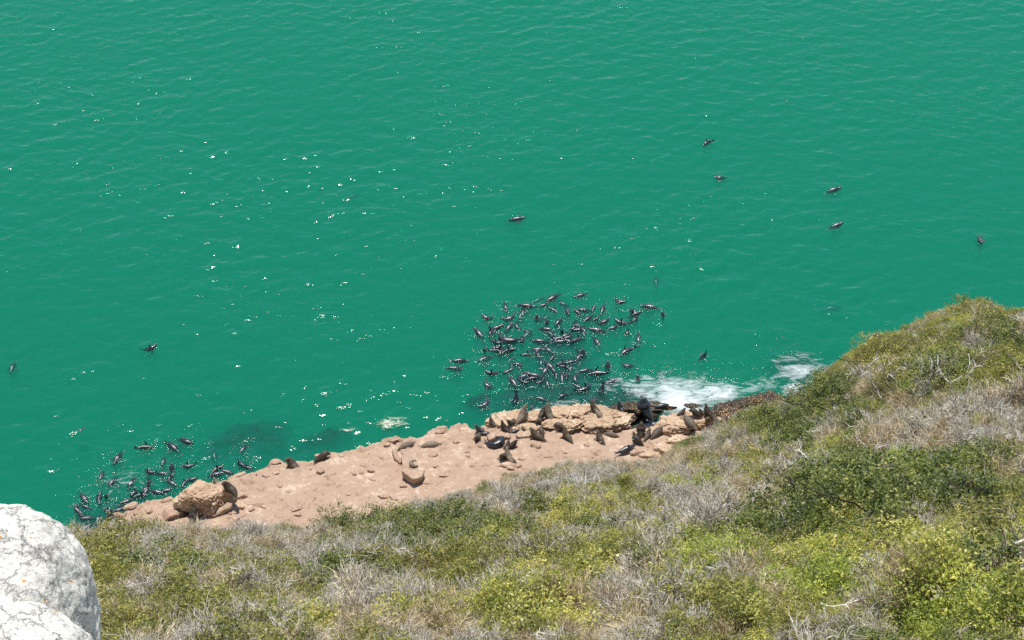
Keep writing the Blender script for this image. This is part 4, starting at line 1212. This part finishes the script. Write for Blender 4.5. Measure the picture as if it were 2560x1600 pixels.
# head down, hind flippers in the air
SM['dive'] = seal_mesh('seal', [(-.42, 0, .42), (-.28, 0, .14), (-.02, 0, -.1), (.32, 0, -.25), (.6, 0, -.42), (.8, 0, -.55)],
    [((.12, .18, -.15), (-.2, 1, .0), (-.8, .8, .1), .5, (1, .2, 0), .2), ((.12, -.18, -.15), (-.2, -1, .1), (-.8, -.8, .3), .5, (1, -.2, 0), .2)],
    [((-.42, .04, .42), (-.25, .3, 1), (-.6, .3, 1), .42, (.3, 1, 0), .15), ((-.42, -.04, .42), (-.25, -.3, 1), (-.1, -.3, 1), .42, (.3, -1, 0), .15)])
# head and shoulders out of the water
SM['bob'] = seal_mesh('seal', [(-.55, 0, -.75), (-.35, 0, -.5), (-.12, 0, -.2), (.04, 0, .08), (.16, 0, .3), (.38, 0, .38)],
    [((.0, .17, -.05), (.2, 1, -.1), (-.4, 1, .2), .45, (1, 0, .3), .19), ((.0, -.17, -.05), (.2, -1, -.1), (-.4, -1, .2), .45, (1, 0, .3), .19)], hind_trail(-.54, 0, -.74, -.5))
# on land
def land(name, spine, fx, fz, spread=.42, fat=1.0, neck=1.0, hd=(1, .35, 0)):
    spine = [(p[0], p[1], p[2] * (1 if p[2] < .3 else .9) + .03) for p in spine]
    t = spine[0]
    return seal_mesh(name, spine,
        [((fx, .17, fz), (.25, .8, -1), (.55, spread * 2, -.5), max(.42, fz * 1.25), (1, -.6, 0), .2), ((fx, -.17, fz), (.25, -.8, -1), (.55, -spread * 2, -.5), max(.42, fz * 1.25), (1, .6, 0), .2)],
        [((t[0], t[1] + .06, t[2] - .02), (hd[0], hd[1] + .5, 0), (hd[0], hd[1] + .4, -.02), .34, (.4, 1, 0), .14), ((t[0], t[1] - .06, t[2] - .02), (hd[0], hd[1] - .9, 0), (hd[0], hd[1] - .8, -.02), .34, (.4, -1, 0), .14)], fat, neck)
SM['sit'] = land('seal', [(-.95, 0, .1), (-.72, 0, .16), (-.38, 0, .25), (.0, 0, .38), (.24, 0, .66), (.36, 0, .92), (.62, 0, .98)], .1, .42, fat=1.18)
SM['sit_up'] = land('seal', [(-.92, .1, .1), (-.7, .05, .16), (-.36, 0, .25), (.0, 0, .4), (.2, 0, .7), (.3, -.03, .98), (.46, -.08, 1.22)], .1, .42, fat=1.12)
SM['sit_turn'] = land('seal', [(-.85, .35, .1), (-.68, .2, .16), (-.36, .03, .25), (.0, 0, .38), (.2, .05, .68), (.24, .18, .94), (.2, .44, .98)], .1, .42, fat=1.18)
SM['stoop'] = land('seal', [(-.66, 0, .1), (-.5, 0, .16), (-.25, 0, .3), (.05, 0, .48), (.34, 0, .62), (.58, 0, .48), (.74, 0, .3)], .12, .46, fat=1.18)
SM['prone'] = land('seal', [(-.9, 0, .08), (-.6, 0, .14), (-.2, 0, .2), (.25, 0, .21), (.6, .03, .17), (.82, .07, .15), (1.0, .1, .12)], .25, .14, .6, fat=1.3, hd=(-1, .2, 0))
SM['curl'] = seal_mesh('seal', [(-.5, .55, .12), (-.52, .2, .17), (-.3, -.08, .22), (.1, -.14, .24), (.45, .05, .2), (.55, .33, .16), (.48, .55, .14)],
    [((.1, -.02, .38), (-.2, .6, .7), (-.5, .8, .3), .45, (1, .3, 0), .19), ((.2, -.28, .1), (.1, -1, -.2), (-.4, -1, -.1), .42, (1, 0, 0), .19)],
    [((-.5, .55, .12), (.2, 1, .1), (.4, 1, .1), .36, (1, -.2, 0), .14), ((-.52, .52, .12), (-.6, 1, .2), (-.6, 1, .3), .34, (1, .4, 0), .13)])
SM['side'] = seal_mesh('seal', [(-.85, .06, .12), (-.5, 0, .17), (0, 0, .22), (.4, .0, .2), (.7, .06, .15), (.92, .1, .12)],
    [((.2, .0, .36), (-.35, -.3, .9), (-.8, -.3, .5), .5, (1, 0, .4), .19), ((.25, -.2, .12), (-.3, -1, -.15), (-.8, -.8, -.1), .45, (1, -.3, 0), .19)],
    [((-.83, .06, .14), (-1, .1, .5), (-.8, .1, .9), .36, (.5, .2, .8), .13), ((-.85, .04, .1), (-1, -.3, 0), (-1, -.4, 0), .34, (-.2, 1, 0), .13)])
SM['bull'] = land('seal', [(-.75, 0, .14), (-.6, 0, .2), (-.28, 0, .32), (.04, 0, .52), (.2, 0, .88), (.28, 0, 1.14), (.56, 0, 1.2)], .12, .5, fat=1.5, neck=1.15)
SM_DRY = {}; SM_PALE = {}; SM_WET = {}
for k, me_ in SM.items():
    for dct, m__ in ((SM_WET, M_WETSEAL), (SM_DRY, M_DRYSEAL), (SM_PALE, M_PALESEAL)):
        c_ = me_.copy(); c_.materials.clear(); c_.materials.append(m__); dct[k] = c_

# ------------------------------------------------------------------ seals in the water
LABELS = []           # (object, phrase, px, py, zone)
DIRW = ['right', 'upper right', 'away', 'upper left', 'left', 'lower left', 'this way', 'lower right']
PH = {'swim': 'stretched swimming seal', 'glide': 'gliding seal', 'bend': 'curved seal', 'roll': 'seal with raised flipper', 'dive': 'diving seal, tail up', 'bob': 'seal, head up'}
for px, py, th, pose, sc_, dz, zone in W:
    o = link('seal', SM_WET[pose])
    p = at(px, py)
    if dz is None: dz = {'swim': -.16, 'glide': -.20, 'bend': -.18, 'roll': -.13, 'dive': -.04, 'bob': -.03}[pose]
    r = random.Random(int(px * 31 + py))
    p = at(px, py, dz)
    o.location = (p.x, p.y, dz + sea_h(p.x, p.y) * .8)
    tilt = r.uniform(-.26, .26) if dz > -.3 else r.uniform(-.05, .2)
    o.rotation_euler = (r.uniform(-.25, .25), tilt, heading(th))
    sgn = -1 if (pose in ('bend', 'roll') and r.random() < .5) else 1
    sc_ *= .85
    o.scale = (sc_ * .98, sc_ * sgn * 1.08, sc_ * 1.05)
    deep = dz < -.32
    ph = ('submerged ' if deep else '') + PH[pose] + ', head ' + ({'right': 'to the right', 'left': 'to the left', 'away': 'away', 'this way': 'towards shore'}.get(DIRW[int(((th % 360) + 22.5) // 45) % 8]) or 'to ' + DIRW[int(((th % 360) + 22.5) // 45) % 8])
    tag(o, None, 'seal', {'raft': 'seals in the big raft off the ledge', 'alone': 'seals swimming apart in open water', 'inshore': 'seals in the water by the left end of the shelf'}[zone])
    LABELS.append((o, ph, px, py, zone))

# ------------------------------------------------------------------ seals on the rocks: X, Y of the foot, heading, pose, size, coat, label
LAND = []
def l4(X, Y, *a): LAND.append((1150 + X / 3.457, 960 + Y / 3.457) + a)
for a in [
    (168,418,120,'sit',.85,'W','wet shiny seal sitting upright behind the leftmost pair at the ledge end'), (150,485,250,'sit',.85,'D','dark seal sitting upright, leftmost of the group at the ledge end'),
    (218,438,0,'prone',.6,'W','wet seal lying behind the leftmost pair of the ledge group'), (275,345,140,'sit_up',.65,'D','small seal peering over the seaward lip near the notch'),
    (385,405,150,'sit_up',.9,'D','plump seal sitting with its nose raised to the left, above the curled wet seal'), (440,352,200,'sit',.75,'D','seal on the ledge right of the nose raised seal'),
    (540,298,50,'sit_up',1.15,'P','large pale brown seal leaning up at the water edge of the ledge'), (565,303,45,'sit',.7,'P','smaller pale seal in front of the large pale leaning seal'),
    (678,345,240,'sit',.85,'D','dark seal sitting with a long shadow in front of the splash'), (712,268,100,'sit',.8,'D','dark seal behind the splash at the ledge edge'),
    (768,285,70,'sit_up',1.1,'P','large fawn seal facing the sea right of the splash'), (325,520,30,'curl',1.25,'W','big wet black seal curled in the hollow of the shelf'),
    (455,545,60,'sit',.8,'D','dark seal sitting just right of the curled wet seal'), (462,420,10,'prone',.55,'W','small bluish wet seal lying on the ledge above the curled seal'),
    (652,465,110,'sit',1.0,'D','brown seal sitting tall at the middle of the shelf rear'), (706,440,60,'stoop',.75,'D','stooping seal just right of the tall brown sitter'),
    (868,390,170,'stoop',.85,'D','seal arching its neck down to the left beneath the layered ledge'), (918,465,140,'sit_up',1.0,'D','seal sitting with nose up in front of the layered ledge'),
    (1158,232,100,'sit_up',.95,'D','brown seal sitting on top of the ledge with sea behind'), (1200,268,-60,'prone',.7,'P','grey brown seal lying down the ledge beside the top sitter'),
    (1385,228,80,'sit_up',.85,'W','black wet seal sitting on the weedy rocks left of the big bull'), (1595,265,130,'bull',1.45,'W','huge dark bull seal rearing up on the wet weedy rocks'),
    (1738,200,10,'prone',.75,'W','dark seal lying on the low wet rock by the foam'), (1205,480,80,'sit',.85,'D','dark seal sitting upright in front of the dark overhang'),
    (1305,450,170,'prone',.8,'P','pale seal lying under the dark overhang'), (1562,435,85,'bull',.95,'D','stout seal sitting upright beside the gully, seen from behind'),
    (1515,465,100,'sit',.6,'D','small brown seal with its head up in front of the stout gully seal'), (1698,440,40,'prone',1.05,'D','stout brown seal propped on the pale ridge right of the gully'),
    (1622,455,100,'sit',.75,'P','sandy seal slumped between the two stout gully seals'), (1538,510,150,'stoop',.85,'D','seal reclining with head raised left on the shelf floor'),
    (1438,575,20,'side',1.05,'W','grey wet seal lying on its side with flipper up on the shelf floor'), (412,560,120,'sit',.75,'D','back seal of the huddle at the shelf middle'),
    (368,650,230,'sit_turn',.85,'D','dark left seal of the huddle at the shelf middle'), (418,645,80,'sit_up',.95,'P','pale backed seal at the front of the huddle'),
    (455,665,-40,'prone',.55,'D','low seal at the right foot of the huddle'), (1922,252,20,'sit',.55,'D','small dark head showing over the pale outcrop before the foam'),
    (2035,272,160,'stoop',.85,'D','seal with bowed neck on the crest of the pale outcrop'), (2090,262,110,'sit',.6,'D','thin seal behind the right hand cluster on the outcrop'),
    (2145,275,100,'sit_up',1.05,'D','tallest seal of the cluster at the right end of the outcrop'), (2195,315,80,'sit',.85,'D','seal at the right of the cluster on the outcrop'),
    (2140,325,240,'sit',.75,'D','front seal of the cluster on the outcrop'), (1985,345,-55,'prone',1.1,'P','long brown seal sprawled down the face of the pale outcrop'),
    (2270,335,60,'sit',.75,'P','tan seal resting at the far right end by the scrub')]:
    l4(*a)
LAND += [
    (732,1170,150,'sit_turn',1.2,'D','large dark seal twisting its head up near the seaward lip, left half'), (806,1150,20,'stoop',1.05,'D','brown seal hunched on the lip right of the twisting seal'),
    (1016,1118,20,'prone',.9,'P','pale seal lying at the upper end of the tilted slab'), (1077,1116,5,'prone',.95,'P','grey tan seal lying alone right of the tilted slab'),
    (1031,1162,-50,'curl',.65,'P','pup curled up on top of the tilted slab'), (943,1284,190,'side',.9,'P','seal lying with one dark flipper raised at the scrub edge'),
    (574,1228,110,'sit_turn',1.15,'D','large seal sitting against the right side of the craggy boulder'), (541,1208,150,'sit',.55,'P','small tan seal head behind the craggy boulder at the water'),
    (487,1302,85,'bull',.95,'D','stout dark seal in the shade under the craggy boulder'), (459,1290,200,'sit',.6,'D','small dark seal tucked left under the craggy boulder'),
    (275,1300,95,'sit_up',.9,'W','black wet seal upright at the far left tip of the shelf'), (1090,1120,0,None,0,'P','')]
for px, py, th, pose, sc_, coat, lab in LAND:
    if pose is None: continue
    if pose != 'bull' and 55 < th < 125: th = (th - 50) if int(px) % 2 else (th + 50)
    o = link('seal', {'W': SM_WET, 'D': SM_DRY, 'P': SM_PALE}[coat][pose])
    b = cast(px, py, BV + ROCKS_BV)
    o.location = b - Vector((0, 0, .03))
    o.rotation_euler = (0, 0, heading(th))
    o.scale = (sc_ * .95,) * 3
    tag(o, lab, 'seal', 'seals hauled out on the rocks')

# labels of the swimming seals: phrase, zone, and rank among those that share both
def region(px, py, zone):
    if zone == 'raft':
        a = 'upper' if py < 800 else ('mid' if py < 893 else 'lower')
        b = 'left' if px < 1310 else ('centre' if px < 1440 else 'right')
        return f'{a} {b} of big raft'
    if zone == 'inshore':
        a = 'far left' if px < 290 else ('middle' if px < 430 else 'right end')
        return f'{a} of group off boulder'
    return ''
groups = {}
for o, ph, px, py, zone in LABELS:
    if zone == 'alone': continue
    groups.setdefault((ph, region(px, py, zone)), []).append((px, o))
ORD = ['first', 'second', 'third', 'fourth', 'fifth', 'sixth', 'seventh', 'eighth']
for (ph, rg), lst in groups.items():
    lst.sort(key=lambda t: t[0])
    for i, (px, o) in enumerate(lst):
        o['label'] = f'{ph}, {rg}' + ('' if len(lst) == 1 else (', left one' if i == 0 else (', right one' if i == len(lst) - 1 else f', {ORD[i]} from left')))
ALONE = ['lone wet seal farthest out, rolling with one flipper up', 'lone dark curved seal just below the farthest one', 'lone seal heading right, upper of two on the right', 'lone seal heading right, lower of two on the right',
         'lone seal with spread flippers near the right picture edge', 'lone long seal heading right in open water at the centre', 'lone submerged seal just above the big raft', 'lone seal diving with tail up right of the big raft',
         'faint deep seal far out on the left', 'faint deep seal below the surface left of the spur', 'lone seal with raised flippers in open water at left', 'lone submerged seal at the left picture edge']
for (o, *_), lab in zip([l for l in LABELS if l[4] == 'alone'], ALONE):
    o['label'] = lab

# rock labels by rank and place
def rank_label(name, fmt, key=lambda o: o.location.x):
    L = sorted([o for o in bpy.data.objects if o.name.split('.')[0] == name and not o.get('label')], key=key)
    for i, o in enumerate(L):
        px, py = proj(o.location)
        o['label'] = fmt(i, len(L), px, py, o)
REFS = [(516,1262,'the big craggy boulder'),(732,1158,'the twisting seal'),(806,1140,'the hunched seal on the lip'),(1020,1165,'the tilted slab'),(1077,1113,'the lone lying seal'),(943,1280,'the seal at the scrub edge'),
        (1200,1100,'the curled wet seal'),(1270,1140,'the huddle of seals'),(1340,1085,'the tall brown sitter'),(1415,1085,'the nose up seal'),(1500,1085,'the overhang seal'),(1567,1120,'the grey side lying seal'),(1610,1015,'the huge bull'),(1700,1072,'the cream outcrop')]
usedr = set()
def near_label(what):
    def f(i, n, px, py, o):
        for rx, ry, nm in sorted(REFS, key=lambda t: (t[0] - px) ** 2 + 2 * (t[1] - py) ** 2)[:5]:
            dx, dy = px - rx, py - ry
            h_ = 'right of' if dx > 0 else 'left of'
            v_ = 'below' if dy > 0 else 'above'
            opts = [h_, v_] if abs(dx) > abs(dy) else [v_, h_]
            opts += [('lower ' if dy > 0 else 'upper ') + ('right of' if dx > 0 else 'left of'), 'farther ' + opts[0]]
            d = o.dimensions
            for adj in (('long', 'flat') if d.x > 2.2 * d.y else ('flat', 'low') if d.z < .3 * d.x else ('chunky', 'angular')):
                for op in opts:
                    lab = f'{adj} {what} {op} {nm}'
                    if lab not in usedr:
                        usedr.add(lab); return lab
        return f'{what} on the shelf floor among many alike'
    return f
rank_label('stone', near_label('tan stone lying'))
rank_label('lip_slab', near_label('thin slab on the seaward lip'))
rank_label('ledge_rock', near_label('cream block of the layered ledge'))
rank_label('wet_rock', near_label('dark wet rock'))
REFS += [(620,1075,'open water off the left shelf'), (2000,895,'the surf by the spur'), (1400,900,'the big raft of seals'), (250,1310,'the left tip of the shelf')]
rank_label('submerged_reef', near_label('dark reef under the water'))

# ------------------------------------------------------------------ foam, scum, spray, bird
def foam_patch(name, px, py, rx, ry, mat, rot=0, power=1.0):
    c = at(px, py)
    ex = at(px + rx, py); a = ex.x - c.x
    ey = at(px, py - ry); b = ey.y - c.y
    n = 60
    uu, vv_ = np.meshgrid(np.linspace(-1, 1, n), np.linspace(-1, 1, n), indexing='ij')
    x = uu * a; y = vv_ * b
    X_ = c.x + x * math.cos(rot) - y * math.sin(rot); Y_ = c.y + x * math.sin(rot) + y * math.cos(rot)
    z0 = sea_z(X_, Y_); Z_ = z0 + .05
    rr = np.sqrt(uu ** 2 + vv_ ** 2)
    mask = (1 - rr) * power
    keep = rr < 1.0
    V_ = np.stack([X_, Y_, Z_], -1).reshape(-1, 3); F_ = grid_faces(n, n)
    F_ = F_[keep.ravel()[F_].all(1)]
    me = mesh_np(name, V_, F_, mat, True, {'mask': mask.ravel()})
    o = link(name, me)
    return tag(o, kind='stuff')
foam_patch('surf_foam', 1690, 1012, 90, 36, M_FOAM, 0, 1.15)
foam_patch('surf_foam', 1690, 980, 170, 60, M_FOAM, R(-4), .55)
foam_patch('surf_foam', 1800, 985, 75, 36, M_FOAM, R(10), .8)
foam_patch('surf_foam', 1995, 925, 85, 50, M_FOAM, R(20), .5)
foam_patch('surf_foam', 1900, 968, 95, 30, M_FOAM, R(14), .3)
foam_patch('surf_foam', 1560, 965, 110, 30, M_FOAM, R(-6), .26)
foam_patch('surf_foam', 1985, 975, 40, 22, M_FOAM, 0, .9)
foam_patch('surf_foam', 1400, 1018, 80, 18, M_FOAM, R(6), .35)
foam_patch('surf_foam', 1345, 1035, 25, 14, M_FOAM, 0, 1.2)
foam_patch('surf_foam', 1480, 1020, 60, 16, M_FOAM, 0, .4)
foam_patch('surf_foam', 1620, 1062, 30, 14, M_FOAM, 0, .7)
foam_patch('drifting_foam', 980, 1058, 75, 24, M_SCUM, R(8), .52)
foam_patch('drifting_foam', 870, 1075, 50, 16, M_SCUM, R(4), .42)
foam_patch('drifting_foam', 300, 1215, 90, 70, M_FOAM, R(-20), .12)
# spray thrown up where the swell breaks: thousands of drops in one object
rd = random.Random(4)
bV, bF = [], []
for cx_, cy_, n_, h_, sp in ((1695, 1008, 1700, 1.2, 1.7), (1780, 992, 500, .8, 1.4), (1610, 1000, 350, .8, 1.2), (1990, 950, 260, .7, 1.0), (1346, 1040, 200, .5, .5)):
    c = at(cx_, cy_)
    for k in range(n_):
        p = Vector((c.x + rd.gauss(0, sp), c.y + rd.gauss(0, sp * .7), abs(rd.gauss(0, h_)) + .05))
        q = rd.uniform(.006, .016)
        i = len(bV)
        bV += [p + Vector(t) * q for t in ((1, 0, 0), (-1, 0, 0), (0, 1, 0), (0, -1, 0), (0, 0, 1), (0, 0, -1))]
        bF += [(i + a, i + b, i + c_) for a, b, c_ in ((0, 2, 4), (2, 1, 4), (1, 3, 4), (3, 0, 4), (2, 0, 5), (1, 2, 5), (3, 1, 5), (0, 3, 5))]
tag(link('sea_spray', mesh_np('sea_spray', np.array([tuple(v_) for v_ in bV]), np.array(bF), M_SPRAY)), kind='stuff')

# a small bird low over the water at left
bm = bmesh.new()
tube(bm, [Vector((-.22, 0, 0)), Vector((-.1, 0, .01)), Vector((.05, 0, .03)), Vector((.17, 0, .05)), Vector((.26, 0, .04))], [.03, .06, .07, .045, .01], [.02, .055, .065, .045, .01], Vector((0, 1, 0)), 10)
for sg in (-1, 1):
    tube(bm, [Vector((.05, sg * .04, .05)), Vector((.07, sg * .28, .16)), Vector((-.02, sg * .55, .14)), Vector((-.12, sg * .72, .10))], [.08, .075, .05, .01], [.015, .012, .008, .004], Vector((1, 0, 0)), 8)
bmesh.ops.recalc_face_normals(bm, faces=bm.faces)
me = bpy.data.meshes.new('bird'); bm.to_mesh(me); bm.free()
me.materials.append(M_WETSEAL)
o = link('bird', me); p = at(202, 1077, 1.2); o.location = p; o.rotation_euler = (R(-25), 0, R(75)); 
tag(o, 'small dark bird flying low over the water at the left', 'bird')
